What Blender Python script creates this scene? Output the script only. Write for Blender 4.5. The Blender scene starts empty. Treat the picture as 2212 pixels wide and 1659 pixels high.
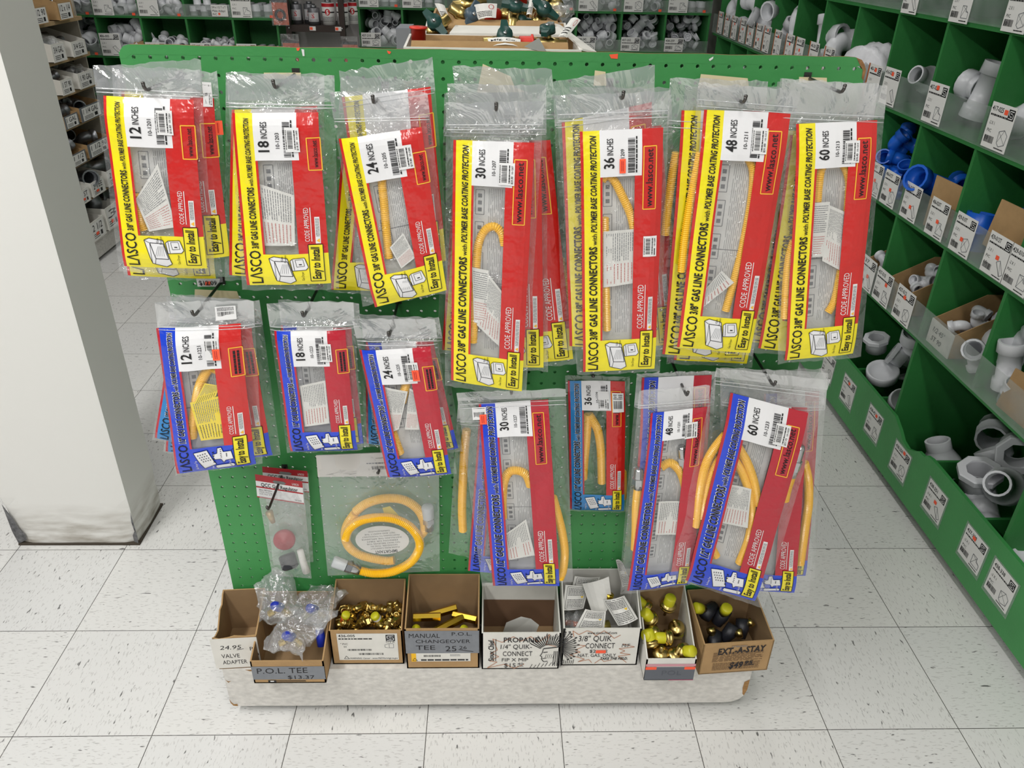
import bpy, math, random
from mathutils import Vector, Matrix, noise
SC = bpy.context.scene
COL = SC.collection
PI = math.pi
rnd = random.Random(7)

# ---------------------------------------------------------------- camera, world, lights, exposure
F, PITCH, ROLL, YAW, EYE = 1688.53, 0.5185, -0.02142, 0.0341, 1.55826
def _axes():
    cp, sp, cr, sr, cy, sy = math.cos(PITCH), math.sin(PITCH), math.cos(ROLL), math.sin(ROLL), math.cos(YAW), math.sin(YAW)
    fwd = Vector((sy*cp, cy*cp, -sp)); right = Vector((cy, -sy, 0)); down = fwd.cross(right)
    return right*cr + down*sr, down*cr - right*sr, fwd
CR, CD, CF = _axes()
cam = bpy.data.cameras.new('camera'); cam.sensor_width = 36; cam.lens = F/2212*36; cam.clip_start = 0.02
cam_o = bpy.data.objects.new('camera', cam); COL.objects.link(cam_o)
m = Matrix.Identity(4)
for i in range(3):
    m[i][0], m[i][1], m[i][2] = CR[i], -CD[i], -CF[i]
m[2][3] = EYE
cam_o.matrix_world = m
SC.camera = cam_o
SC.view_settings.view_transform = 'Standard'; SC.view_settings.look = 'None'
SC.view_settings.gamma = 1; SC.view_settings.use_curve_mapping = False
SC.view_settings.exposure = 0.0
SC.cycles.transparent_max_bounces = 40
SC.cycles.max_bounces = 6; SC.cycles.diffuse_bounces = 3; SC.cycles.glossy_bounces = 3
SC.cycles.sample_clamp_indirect = 4
w = bpy.data.worlds.new('world'); SC.world = w; w.use_nodes = True
w.node_tree.nodes['Background'].inputs[0].default_value = (0.9, 0.95, 1.0, 1)
w.node_tree.nodes['Background'].inputs[1].default_value = 0.17

def lamp(name, loc, sx, sy, power, color=(1, 0.985, 0.955)):
    l = bpy.data.lights.new(name, 'AREA'); l.shape = 'RECTANGLE'; l.size = sx; l.size_y = sy
    l.energy = power; l.color = color
    o = bpy.data.objects.new(name, l); o.location = loc; COL.objects.link(o)
    return o
# fluorescent ceiling tubes: (x, y, length along y, watts)
TUBES = [(-1.55, 0.1, 2.4, 64), (-1.45, 3.4, 2.4, 15), (0.25, -0.9, 2.4, 36), (0.35, 3.4, 2.4, 12), (-0.6, -3.6, 2.4, 60)]
CEIL = 3.0
for i, (x, y, L, p) in enumerate(TUBES):
    lamp('ceiling_tube_light', (x, y, CEIL-0.085), 0.16, L, p)

# ---------------------------------------------------------------- photo pixel -> point on a real plane
def ray(u, v):
    return CR*((u-1106)/F) + CD*((v-829.5)/F) + CF
def bp(u, v, axis, val):
    d = ray(u, v); o = (0, 0, EYE); t = (val-o[axis])/d[axis]
    return Vector((0, 0, EYE)) + d*t
def bpp(u, v, a, b):                      # plane Y = a + b*Z
    d = ray(u, v); t = (a+b*EYE)/(d.y-b*d.z)
    return Vector((0, 0, EYE)) + d*t

# ---------------------------------------------------------------- materials
def lin(c):
    return tuple(((x/255)/12.92 if x/255 <= .04045 else ((x/255+.055)/1.055)**2.4) for x in c)
MATS = {}
def mat(name, rgb, rough=.5, metal=0, var=0, scale=30, bump=0, bscale=60, coat=0, stretch=None, spec=.5, trans=0):
    if name in MATS: return MATS[name]
    M = bpy.data.materials.new(name); M.use_nodes = True; nt = M.node_tree; b = nt.nodes['Principled BSDF']
    c = lin(rgb)
    b.inputs['Base Color'].default_value = (*c, 1); b.inputs['Roughness'].default_value = rough
    b.inputs['Metallic'].default_value = metal; b.inputs['Coat Weight'].default_value = coat
    b.inputs['Coat Roughness'].default_value = .12
    b.inputs['Specular IOR Level'].default_value = spec
    if trans: b.inputs['Transmission Weight'].default_value = trans
    if var or bump:
        tc = nt.nodes.new('ShaderNodeTexCoord'); src = tc.outputs['Object']
        if stretch:
            mp = nt.nodes.new('ShaderNodeMapping'); mp.inputs['Scale'].default_value = stretch
            nt.links.new(src, mp.inputs['Vector']); src = mp.outputs['Vector']
    if var:
        n = nt.nodes.new('ShaderNodeTexNoise'); n.inputs['Scale'].default_value = scale; n.inputs['Detail'].default_value = 5
        nt.links.new(src, n.inputs['Vector'])
        r = nt.nodes.new('ShaderNodeValToRGB')
        r.color_ramp.elements[0].position = .3; r.color_ramp.elements[1].position = .7
        r.color_ramp.elements[0].color = (*[x*(1-var) for x in c], 1); r.color_ramp.elements[1].color = (*[min(1, x*(1+var*.5)) for x in c], 1)
        nt.links.new(n.outputs['Fac'], r.inputs['Fac']); nt.links.new(r.outputs['Color'], b.inputs['Base Color'])
    if bump:
        n2 = nt.nodes.new('ShaderNodeTexNoise'); n2.inputs['Scale'].default_value = bscale; n2.inputs['Detail'].default_value = 3
        nt.links.new(src, n2.inputs['Vector'])
        bm_ = nt.nodes.new('ShaderNodeBump'); bm_.inputs['Strength'].default_value = bump; bm_.inputs['Distance'].default_value = .01
        nt.links.new(n2.outputs['Fac'], bm_.inputs['Height']); nt.links.new(bm_.outputs['Normal'], b.inputs['Normal'])
        if coat: nt.links.new(bm_.outputs['Normal'], b.inputs['Coat Normal'])
    MATS[name] = M; return M

def film(name, milk=.085, gloss=.13, rough=.09, bump=1.0, bscale=24, tint=(235, 238, 240), smudge=.4):
    """thin clear plastic sheet: mostly see-through, a little milky, glossy and creased"""
    M = bpy.data.materials.new(name); M.use_nodes = True; nt = M.node_tree; nt.nodes.clear()
    out = nt.nodes.new('ShaderNodeOutputMaterial'); tr = nt.nodes.new('ShaderNodeBsdfTransparent')
    df = nt.nodes.new('ShaderNodeBsdfDiffuse'); df.inputs['Color'].default_value = (*lin(tint), 1)
    gl = nt.nodes.new('ShaderNodeBsdfGlossy'); gl.inputs['Roughness'].default_value = rough
    tc = nt.nodes.new('ShaderNodeTexCoord')
    n = nt.nodes.new('ShaderNodeTexNoise'); n.inputs['Scale'].default_value = bscale; n.inputs['Detail'].default_value = 4; n.inputs['Distortion'].default_value = .8
    nt.links.new(tc.outputs['Object'], n.inputs['Vector'])
    bu = nt.nodes.new('ShaderNodeBump'); bu.inputs['Strength'].default_value = bump; bu.inputs['Distance'].default_value = .012
    nt.links.new(n.outputs['Fac'], bu.inputs['Height']); nt.links.new(bu.outputs['Normal'], gl.inputs['Normal'])
    n2 = nt.nodes.new('ShaderNodeTexNoise'); n2.inputs['Scale'].default_value = 14; n2.inputs['Detail'].default_value = 3
    nt.links.new(tc.outputs['Object'], n2.inputs['Vector'])
    mr = nt.nodes.new('ShaderNodeMapRange'); mr.inputs['From Min'].default_value = .3; mr.inputs['From Max'].default_value = .7
    mr.inputs['To Min'].default_value = milk*(1-smudge); mr.inputs['To Max'].default_value = milk*(1+smudge)
    nt.links.new(n2.outputs['Fac'], mr.inputs['Value'])
    m1 = nt.nodes.new('ShaderNodeMixShader'); nt.links.new(mr.outputs['Result'], m1.inputs[0])
    nt.links.new(tr.outputs[0], m1.inputs[1]); nt.links.new(df.outputs[0], m1.inputs[2])
    m2 = nt.nodes.new('ShaderNodeMixShader'); m2.inputs[0].default_value = gloss
    nt.links.new(m1.outputs[0], m2.inputs[1]); nt.links.new(gl.outputs[0], m2.inputs[2])
    nt.links.new(m2.outputs[0], out.inputs['Surface'])
    MATS[name] = M; return M

# ---------------------------------------------------------------- mesh building
ORG = {}
class MB:
    def __init__(s): s.v = []; s.f = []; s.m = []; s.mats = []; s.sm = []
    def mi(s, m):
        if m not in s.mats: s.mats.append(m)
        return s.mats.index(m)
    def add(s, vs, fs, m, smooth=False):
        o = len(s.v); k = s.mi(m)
        s.v.extend([(p[0], p[1], p[2]) for p in vs])
        for f in fs: s.f.append([i+o for i in f]); s.m.append(k); s.sm.append(smooth)
        return s
    def box(s, lo, hi, m, M=None):
        x0, y0, z0 = lo; x1, y1, z1 = hi
        vs = [Vector(p) for p in ((x0,y0,z0),(x1,y0,z0),(x1,y1,z0),(x0,y1,z0),(x0,y0,z1),(x1,y0,z1),(x1,y1,z1),(x0,y1,z1))]
        if M: vs = [M @ p for p in vs]
        return s.add(vs, [(3,2,1,0),(4,5,6,7),(0,1,5,4),(1,2,6,5),(2,3,7,6),(3,0,4,7)], m)
    def slab(s, quad, n, t, m):           # four corners (any order round), thickened along n by t
        a = [Vector(p) for p in quad]; b = [p+Vector(n)*t for p in a]
        return s.add(a+b, [(3,2,1,0),(4,5,6,7),(0,1,5,4),(1,2,6,5),(2,3,7,6),(3,0,4,7)], m)
    def tube(s, path, r, m, n=10, caps=True, smooth=True):
        P = [Vector(p) for p in path]; R_ = r if isinstance(r, (list, tuple)) else [r]*len(P)
        vs = []; fs = []; up = None
        for i, p in enumerate(P):
            t = (P[min(i+1, len(P)-1)]-P[max(i-1, 0)]).normalized()
            if up is None: up = t.orthogonal().normalized()
            up = (up-t*up.dot(t)).normalized(); sd = t.cross(up)
            for k in range(n):
                a = 2*PI*k/n; vs.append(p+(up*math.cos(a)+sd*math.sin(a))*R_[i])
        for i in range(len(P)-1):
            for k in range(n):
                fs.append((i*n+k, i*n+(k+1) % n, (i+1)*n+(k+1) % n, (i+1)*n+k))
        if caps: fs.append(tuple(reversed(range(n)))); fs.append(tuple(range((len(P)-1)*n, len(P)*n)))
        return s.add(vs, fs, m, smooth)
    def lathe(s, prof, m, n=16, M=None, smooth=True, nfun=None):   # (r, z) profile round z
        vs = []; fs = []
        for r, z in prof:
            for k in range(n):
                a = 2*PI*k/n; rr = r*(nfun(k) if nfun else 1); vs.append(Vector((rr*math.cos(a), rr*math.sin(a), z)))
        if M: vs = [M @ p for p in vs]
        for i in range(len(prof)-1):
            for k in range(n): fs.append((i*n+k, i*n+(k+1) % n, (i+1)*n+(k+1) % n, (i+1)*n+k))
        return s.add(vs, fs, m, smooth)
    def build(s, name, parent=None, origin=None):
        o = Vector(origin) if origin is not None else (ORG[parent.name] if parent else Vector((0, 0, 0)))
        me = bpy.data.meshes.new(name)
        me.from_pydata([(p[0]-o.x, p[1]-o.y, p[2]-o.z) for p in s.v], [], s.f)
        for m_ in s.mats: me.materials.append(m_)
        me.polygons.foreach_set('material_index', s.m); me.polygons.foreach_set('use_smooth', s.sm); me.update()
        ob = bpy.data.objects.new(name, me); COL.objects.link(ob)
        if parent: ob.parent = parent
        else: ob.location = o
        ORG[ob.name] = o
        return ob
def tag(o, label=None, cat=None, group=None, kind=None):
    if label: o['label'] = label
    if cat: o['category'] = cat
    if group: o['group'] = group
    if kind: o['kind'] = kind
    return o
def thing(name, label, cat, loc, group=None):
    o = bpy.data.objects.new(name, None); COL.objects.link(o); o.location = loc; o.empty_display_size = .02
    ORG[o.name] = Vector(loc); return tag(o, label, cat, group)
def copy_tree(o, parent=None):
    c = o.copy(); COL.objects.link(c); ORG[c.name] = ORG[o.name]
    if parent: c.parent = parent
    for ch in list(o.children): copy_tree(ch, c)
    return c

# ---------------------------------------------------------------- lettering
GL = {}
def glyphs(body, bold=0, shear=0):
    bold = 0 if bold < .007 else bold; k = (body, bold, shear)
    if k in GL: return GL[k]
    c = bpy.data.curves.new('lettering', 'FONT'); c.body = body; c.resolution_u = 2; c.offset = bold; c.shear = shear
    c.space_character = 1.05 if bold > .025 else 1.0
    o = bpy.data.objects.new('lettering', c); COL.objects.link(o)
    me = o.evaluated_get(bpy.context.evaluated_depsgraph_get()).to_mesh()
    vs = [(p.co.x, p.co.y) for p in me.vertices]; fs = [tuple(p.vertices) for p in me.polygons]
    bpy.data.objects.remove(o); bpy.data.curves.remove(c)
    x0 = min(p[0] for p in vs); x1 = max(p[0] for p in vs)
    vs = [(p[0]-x0, p[1]) for p in vs]
    GL[k] = (vs, fs, x1-x0); return GL[k]
CAP = .70          # cap height of the font at size 1

class Art:
    """flat artwork in (u right, v down) laid on a surface by a mapping P(u, v, lift)"""
    def __init__(s, mb, P, step=.0005, res=.16): s.mb = mb; s.P = P; s.step = step; s.res = res
    def poly(s, pts, m, layer=1, fs=None):
        if fs is None and len(pts) > 2 and s.res < 1 and max(max(p[0] for p in pts)-min(p[0] for p in pts), max(p[1] for p in pts)-min(p[1] for p in pts)) > s.res:
            E = []                              # fill with rings round the middle so that it follows the bulge of the bag
            for i, a in enumerate(pts):
                b = pts[(i+1) % len(pts)]; k = max(1, int(math.dist(a, b)/s.res+.5)); E += [(a[0]+(b[0]-a[0])*q/k, a[1]+(b[1]-a[1])*q/k) for q in range(k)]
            c = (sum(p[0] for p in pts)/len(pts), sum(p[1] for p in pts)/len(pts)); n = len(E); R_ = 4
            pts = [(c[0]+(p[0]-c[0])*(R_-j)/R_, c[1]+(p[1]-c[1])*(R_-j)/R_) for j in range(R_) for p in E]+[c]
            fs = [(j*n+i, j*n+(i+1) % n, (j+1)*n+(i+1) % n, (j+1)*n+i) for j in range(R_-1) for i in range(n)]+[((R_-1)*n+i, (R_-1)*n+(i+1) % n, R_*n) for i in range(n)]
        s.mb.add([s.P(u, v, layer*s.step) for u, v in pts], fs or [tuple(range(len(pts)))], m)
    def rect(s, u0, v0, u1, v1, m, layer=1):
        nu = max(1, int(abs(u1-u0)/s.res+.99)); nv = max(1, int(abs(v1-v0)/s.res+.99))
        vs = [(u0+(u1-u0)*i/nu, v0+(v1-v0)*j/nv) for j in range(nv+1) for i in range(nu+1)]
        s.poly(vs, m, layer, [(j*(nu+1)+i, (j+1)*(nu+1)+i, (j+1)*(nu+1)+i+1, j*(nu+1)+i+1) for j in range(nv) for i in range(nu)])
    def line(s, a, b, w, m, layer=2):
        dx, dy = b[0]-a[0], b[1]-a[1]; L = math.hypot(dx, dy) or 1e-6; nx, ny = -dy/L*w/2, dx/L*w/2
        k = max(1, int(L/s.res)); vs = []
        for i in range(k+1):
            x, y = a[0]+dx*i/k, a[1]+dy*i/k; vs += [(x+nx, y+ny), (x-nx, y-ny)]
        s.poly(vs, m, layer, [(2*i, 2*i+2, 2*i+3, 2*i+1) for i in range(k)])
    def loop(s, pts, w, m, layer=2, close=True):
        n = len(pts)
        for i in range(n if close else n-1): s.line(pts[i], pts[(i+1) % n], w, m, layer)
    def text(s, body, u, v, cap, m, layer=2, rot=0, bold=0, shear=0, length=None, align='l', ang=0):
        """rot=0: reads right from (u,v) baseline; rot=1: reads upwards, letter tops to the left"""
        vs, fs, w_ = glyphs(body, bold, shear); ky = cap/CAP; kx = ky if length is None else length/max(w_, 1e-6)
        off = {'l': 0, 'c': -w_*kx/2, 'r': -w_*kx}[align]
        ca, sa = math.cos(ang), math.sin(ang); pts = []
        for x, y in vs:
            X, Y = x*kx+off, y*ky
            X, Y = X*ca-Y*sa, X*sa+Y*ca
            pts.append((u+X, v-Y) if not rot else (u-Y, v-X))
        s.poly(pts, m, layer, fs)
    def bars(s, u0, v0, u1, v1, m, layer=2, along='v', seed=1):
        r = random.Random(seed); p = v0 if along == 'v' else u0; e = v1 if along == 'v' else u1; L = e-p
        while p < e-L*.01:
            w_ = L*r.choice((.012, .02, .03)); g = L*r.choice((.012, .02, .028))
            q = min(e, p+w_)
            if along == 'v': s.rect(u0, p, u1, q, m, layer)
            else: s.rect(p, v0, q, v1, m, layer)
            p = q+g
    def scribble(s, u0, v0, u1, v1, rows, m, layer=2, along='u', seed=1, w=.5, ragged=.25):
        """lines of print too small to read: broken thin strokes"""
        r = random.Random(seed)
        for i in range(rows):
            f = (i+.5)/rows; a = 0; end = 1-(r.random()*ragged if i % 4 == 3 else 0)
            while a < end:
                b = min(end, a+r.uniform(.05, .16))
                if along == 'u': s.rect(u0+(u1-u0)*a, v0+(v1-v0)*f-(v1-v0)/rows*w/2, u0+(u1-u0)*b, v0+(v1-v0)*f+(v1-v0)/rows*w/2, m, layer)
                else: s.rect(u0+(u1-u0)*f-(u1-u0)/rows*w/2, v0+(v1-v0)*a, u0+(u1-u0)*f+(u1-u0)/rows*w/2, v0+(v1-v0)*b, m, layer)
                a = b+.02
def quadmap(q, n):                         # bilinear map of a 3D quad TL,TR,BR,BL with lift along n; u,v in 0..1
    q = [Vector(p) for p in q]; n = Vector(n).normalized()
    def P(u, v, lift=0): return (q[0]*(1-u)+q[1]*u)*(1-v)+(q[3]*(1-u)+q[2]*u)*v+n*lift
    return P

# common materials
BLACK = mat('black_ink', (22, 22, 24), .6); WHITE = mat('white_print', (232, 232, 232), .5)
GREYINK = mat('grey_ink', (120, 122, 126), .7); REDINK = mat('red_ink', (190, 40, 40), .6)
PAPER = mat('white_paper', (226, 225, 220), .8, var=.06, scale=20)
ORANGE = mat('orange_sticker', (255, 95, 60), .6)
DARKWIRE = mat('dark_steel_wire', (92, 90, 88), .35, .9)
GREEN = mat('green_paint', (66, 148, 80), .45, var=.1, scale=6, bump=.06, bscale=90)
GREENEDGE = mat('chipped_fibreboard', (150, 110, 70), .9, var=.4, scale=80)
PVC = mat('white_pvc', (222, 223, 228), .3)
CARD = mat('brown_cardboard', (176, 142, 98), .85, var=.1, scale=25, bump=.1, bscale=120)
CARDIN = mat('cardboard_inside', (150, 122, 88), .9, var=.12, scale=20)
WCARD = mat('white_cardboard', (225, 223, 216), .75, var=.06, scale=25)
BRASS = mat('brass', (196, 172, 108), .28, 1, var=.15, scale=60)
STEEL = mat('zinc_steel', (196, 198, 200), .25, 1, var=.1, scale=80)
GALV = mat('galvanised_iron', (150, 153, 158), .4, .8, var=.25, scale=40)
HOSE = mat('yellow_hose_coating', (252, 194, 22), .36, coat=.3)
CLEAR = film('clear_bag_film', milk=.035, gloss=.085); HEAD = film('bag_header_film', milk=.19, gloss=.21, bump=1.2, bscale=13); ZIP = film('bag_zip_seal', milk=.45, gloss=.15)
CRINK = film('crinkled_clear_film', milk=.16, gloss=.16, rough=.07, bump=.9, bscale=45)
ACRYL = film('clear_acrylic_strip', milk=.16, gloss=.06, rough=.15, bump=.02, tint=(190, 200, 196))
# ---------------------------------------------------------------- the room
def floor_material():
    M = bpy.data.materials.new('vinyl_tile'); M.use_nodes = True; nt = M.node_tree; b = nt.nodes['Principled BSDF']
    N = nt.nodes.new; L = nt.links.new
    tc = N('ShaderNodeTexCoord'); mp = N('ShaderNodeMapping'); mp.vector_type = 'POINT'
    mp.inputs['Location'].default_value = (1.0518/.3048+20, -1.1421/.3048+20, 0); mp.inputs['Scale'].default_value = (1/.3048, 1/.3048, 1)
    L(tc.outputs['Object'], mp.inputs['Vector'])
    def flecks(sc, th, sp):
        m_ = N('ShaderNodeMapping'); m_.inputs['Scale'].default_value = sc; L(tc.outputs['Object'], m_.inputs['Vector'])
        n = N('ShaderNodeTexNoise'); n.inputs['Scale'].default_value = sp; n.inputs['Detail'].default_value = 2; n.inputs['Distortion'].default_value = .3
        L(m_.outputs['Vector'], n.inputs['Vector'])
        r = N('ShaderNodeMapRange'); r.inputs['From Min'].default_value = th; r.inputs['From Max'].default_value = th+.06
        L(n.outputs['Fac'], r.inputs['Value']); return r.outputs['Result']
    a = flecks((1, .3, 1), .668, 125); c = flecks((.3, 1, 1), .668, 125)
    a2 = flecks((1.3, .36, 1), .585, 185); c2 = flecks((.36, 1.3, 1), .585, 185)
    ck = N('ShaderNodeTexChecker'); ck.inputs['Scale'].default_value = 1; L(mp.outputs['Vector'], ck.inputs['Vector'])
    def pick(x, y):
        mx = N('ShaderNodeMix'); mx.data_type = 'FLOAT'; L(ck.outputs['Fac'], mx.inputs[0]); L(x, mx.inputs[2]); L(y, mx.inputs[3]); return mx.outputs[0]
    dark, light = pick(a, c), pick(a2, c2)
    br = N('ShaderNodeTexBrick'); br.offset = 0; br.squash = 1; br.inputs['Scale'].default_value = 1
    br.inputs['Brick Width'].default_value = 1; br.inputs['Row Height'].default_value = 1; br.inputs['Mortar Size'].default_value = .0032; br.inputs['Mortar Smooth'].default_value = .2
    br.inputs['Color1'].default_value = (*lin((226, 225, 222)), 1); br.inputs['Color2'].default_value = (*lin((220, 220, 219)), 1); br.inputs['Mortar'].default_value = (*lin((70, 66, 62)), 1)
    L(mp.outputs['Vector'], br.inputs['Vector'])
    def over(col, fac, rgb, k):
        mm = N('ShaderNodeMath'); mm.operation = 'MULTIPLY'; mm.inputs[1].default_value = k; L(fac, mm.inputs[0])
        mx = N('ShaderNodeMix'); mx.data_type = 'RGBA'; L(mm.outputs[0], mx.inputs[0]); L(col, mx.inputs[6]); mx.inputs[7].default_value = (*lin(rgb), 1); return mx.outputs[2]
    col = over(br.outputs['Color'], light, (178, 176, 174), .5); col = over(col, dark, (70, 68, 68), .85)
    L(col, b.inputs['Base Color']); b.inputs['Roughness'].default_value = .42; b.inputs['Specular IOR Level'].default_value = .35
    return M
mb = MB(); mb.box((-5, -5.2, -.05), (4.2, 6.4, 0), floor_material()); tag(mb.build('floor'), kind='structure')
WALL = mat('painted_wall', (205, 203, 198), .8, var=.04, scale=3)
mb = MB(); mb.box((-5, 5.42, 0), (4.2, 5.5, CEIL), WALL); tag(mb.build('wall_back'), kind='structure')
mb = MB(); mb.box((1.70, -5.2, 0), (1.78, 5.42, CEIL), WALL); tag(mb.build('wall_right'), kind='structure')
mb = MB(); mb.box((-5, -5.2, CEIL), (4.2, 5.5, CEIL+.06), mat('ceiling_tile', (225, 225, 222), .9, var=.05, scale=10)); tag(mb.build('ceiling'), kind='structure')
for i, (x, y, L, p) in enumerate(TUBES):
    t = thing('ceiling_light', 'white fluorescent ceiling fixture above the %s' % ['aisle left of the display', 'left end of the back shelves', 'spot in front of the display', 'middle of the back shelves', 'aisle behind the viewer'][i], 'light', (x, y, CEIL-.07), 'fluorescent ceiling fixtures')
    mb = MB(); mb.box((x-.1, y-L/2, CEIL-.07), (x+.1, y+L/2, CEIL-.001), WHITE); mb.build('housing', t)

# pillar: boxed, painted, with crushed corners and a soiled foot
PIL = mat('pillar_paint', (222, 220, 214), .7, var=.05, scale=5)
def pillar():
    M = bpy.data.materials.new('soiled_pillar_paint'); M.use_nodes = True; nt = M.node_tree; b = nt.nodes['Principled BSDF']
    N = nt.nodes.new; L = nt.links.new
    tc = N('ShaderNodeTexCoord'); sx = N('ShaderNodeSeparateXYZ'); L(tc.outputs['Object'], sx.inputs[0])
    mp = N('ShaderNodeMapping'); mp.inputs['Scale'].default_value = (6, 6, 26); L(tc.outputs['Object'], mp.inputs['Vector'])
    n = N('ShaderNodeTexNoise'); n.inputs['Scale'].default_value = 1.6; n.inputs['Detail'].default_value = 7; L(mp.outputs['Vector'], n.inputs['Vector'])
    r = N('ShaderNodeMapRange'); r.inputs['From Min'].default_value = .0; r.inputs['From Max'].default_value = .15; r.inputs['To Min'].default_value = 1; r.inputs['To Max'].default_value = 0
    L(sx.outputs['Z'], r.inputs['Value'])
    n3 = N('ShaderNodeMapRange'); n3.inputs['From Min'].default_value = .35; n3.inputs['From Max'].default_value = .7; L(n.outputs['Fac'], n3.inputs['Value'])
    mu = N('ShaderNodeMath'); mu.operation = 'MULTIPLY'; L(r.outputs[0], mu.inputs[0]); L(n3.outputs[0], mu.inputs[1])
    mx = N('ShaderNodeMix'); mx.data_type = 'RGBA'; L(mu.outputs[0], mx.inputs[0])
    mx.inputs[6].default_value = (*lin((230, 229, 225)), 1); mx.inputs[7].default_value = (*lin((128, 116, 96)), 1)
    L(mx.outputs[2], b.inputs['Base Color']); b.inputs['Roughness'].default_value = .65
    x0, x1, y0, y1 = -1.366, -1.018, 1.777, 1.957
    mb = MB(); zs = [0, .03, .06, .09, .13, .17, .22, .3, .5, 1, 2, CEIL]
    r_ = random.Random(3); vs = []; fs = []; ring = []
    xs = [x0+(x1-x0)*i/8 for i in range(9)]
    for z in zs:
        k = max(0, 1-z/.17)
        def nick(p, amt): return (p[0]+amt*k*r_.uniform(.2, 1)*(1 if p[0] < -1.2 else -1), p[1]+amt*k*r_.uniform(.2, 1)*(1 if p[1] < 1.8 else -1), z)
        pts = [nick((x0, y0), .014)]+[(x, y0-.002*k*r_.random(), z) for x in xs[1:-1]]+[nick((x1, y0), .010), (x1, (y0+y1)/2, z), nick((x1, y1), .006), (x0, y1, z)]
        vs += pts
    n_ = len(pts)
    for i in range(len(zs)-1):
        for k in range(n_): fs.append((i*n_+k, i*n_+(k+1) % n_, (i+1)*n_+(k+1) % n_, (i+1)*n_+k))
    mb.add(vs, fs, M)
    # bare metal corner bead showing at the two bottom corners
    METAL = mat('bare_corner_bead', (120, 120, 122), .5, .6, var=.5, scale=90)
    def shard(pts): mb.add([Vector(p) for p in pts], [tuple(range(len(pts)))], METAL)
    y = y0-.0035
    shard([(-1.362, y, .004), (-1.335, y, .02), (-1.334, y, .04), (-1.345, y, .062), (-1.352, y, .10), (-1.3675, y, .15), (-1.3675, y, .05)])
    shard([(-1.030, y, .012), (-1.0185, y-.0005, .005), (-1.0165, y, .03), (-1.0172, y, .12), (-1.0225, y, .085), (-1.021, y, .05), (-1.029, y, .035)])
    mb.box((x0+.004, y0-.006, 0), (x1+.003, y1+.002, .006), mat('dirty_floor_seam', (70, 62, 52), .9))
    tag(mb.build('pillar'), kind='structure')
pillar()
# ---------------------------------------------------------------- pegboard display stand
YB = 1.329; PX0, PZ0, PITCHH = -.5577, 1.3855, .0254
DECK = .145
def pegboard(parent):
    nx, nz, h, t, r = 46, 49, PITCHH/2, .005, .0031
    vs = []; fs = []
    for j in range(nz):
        for i in range(nx):
            cx, cz = PX0+i*PITCHH, PZ0-j*PITCHH; o = len(vs)
            sq = [(h, 0), (h, h), (0, h), (-h, h), (-h, 0), (-h, -h), (0, -h), (h, -h)]
            if j == 0 and i == 0: sq[3] = (-h+.006, h-.006)
            if j == 0 and i == nx-1: sq[1] = (h-.009, h-.009)
            for y in (0, t):
                vs += [(cx+a, YB+y, cz+b) for a, b in sq]
                vs += [(cx+r*math.cos(k*PI/4), YB+y, cz+r*math.sin(k*PI/4)) for k in range(8)]
            for k in range(8):
                q = (k+1) % 8
                fs += [(o+k, o+8+k, o+8+q, o+q), (o+16+q, o+24+q, o+24+k, o+16+k), (o+8+k, o+24+k, o+24+q, o+8+q)]
    mb = MB(); mb.add(vs, fs, GREEN)
    x0, x1 = PX0-h, PX0+(nx-1)*PITCHH+h; zt, zb = PZ0+h, PZ0-(nz-1)*PITCHH-h
    L, Rr = x0-.009, x1+.006
    mb.box((L, YB, DECK-.11), (x0, YB+t, zt-.006), GREEN); mb.box((x1, YB, DECK-.11), (Rr, YB+t, zt-.012), GREEN)
    mb.box((x0, YB, DECK-.11), (x1, YB+t, zb), GREEN)
    # top edge strip with rounded corners and a worn brown edge
    xs = [L, L+.003, L+.009, L+.018]+[x0+.03+(x1-x0-.06)*i/24 for i in range(25)]+[Rr-.02, Rr-.010, Rr-.004, Rr]
    zz = [zt-.012, zt-.003, zt+.003, zt+.0055]+[zt+.0055+.0008*math.sin(i*2.1) for i in range(25)]+[zt+.0045, zt+.001, zt-.006, zt-.014]
    n = len(xs); a = []; f = []
    for x, z in zip(xs, zz):
        zl = zt-.0085 if x0 < x < x1 else zt-.015
        a += [(x, YB-.0002, zl), (x, YB-.0002, z), (x, YB+t, z), (x, YB+t, zl)]
    for i in range(n-1):
        k = 4*i; f += [(k, k+4, k+5, k+1), (k+2, k+6, k+7, k+3)]
    mb.add(a, f, GREEN)
    mb.add(a, [(4*i+1, 4*i+5, 4*i+6, 4*i+2) for i in range(n-1)], GREENEDGE)
    r_ = random.Random(5)                  # bare fibreboard showing at the chipped right corner
    mb.add([(Rr-.020, YB-.0006, zt+.0045), (Rr-.010, YB-.0006, zt+.001), (Rr-.004, YB-.0006, zt-.006), (Rr, YB-.0006, zt-.014), (Rr, YB-.0006, zt-.030), (Rr-.004, YB-.0006, zt-.026), (Rr-.005, YB-.0006, zt-.014), (Rr-.012, YB-.0006, zt-.006)], [tuple(range(8))], GREENEDGE)
    return mb.build('pegboard', parent)
stand = thing('display_stand', 'green pegboard display stand with a white base board, hung with bagged hoses', 'display stand', (0, YB, 0))
pegboard(stand)
DECKW = mat('worn_white_paint', (216, 213, 207), .6, var=.17, scale=60, bump=.12, bscale=60, stretch=(1, 1, 1.8))
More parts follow.
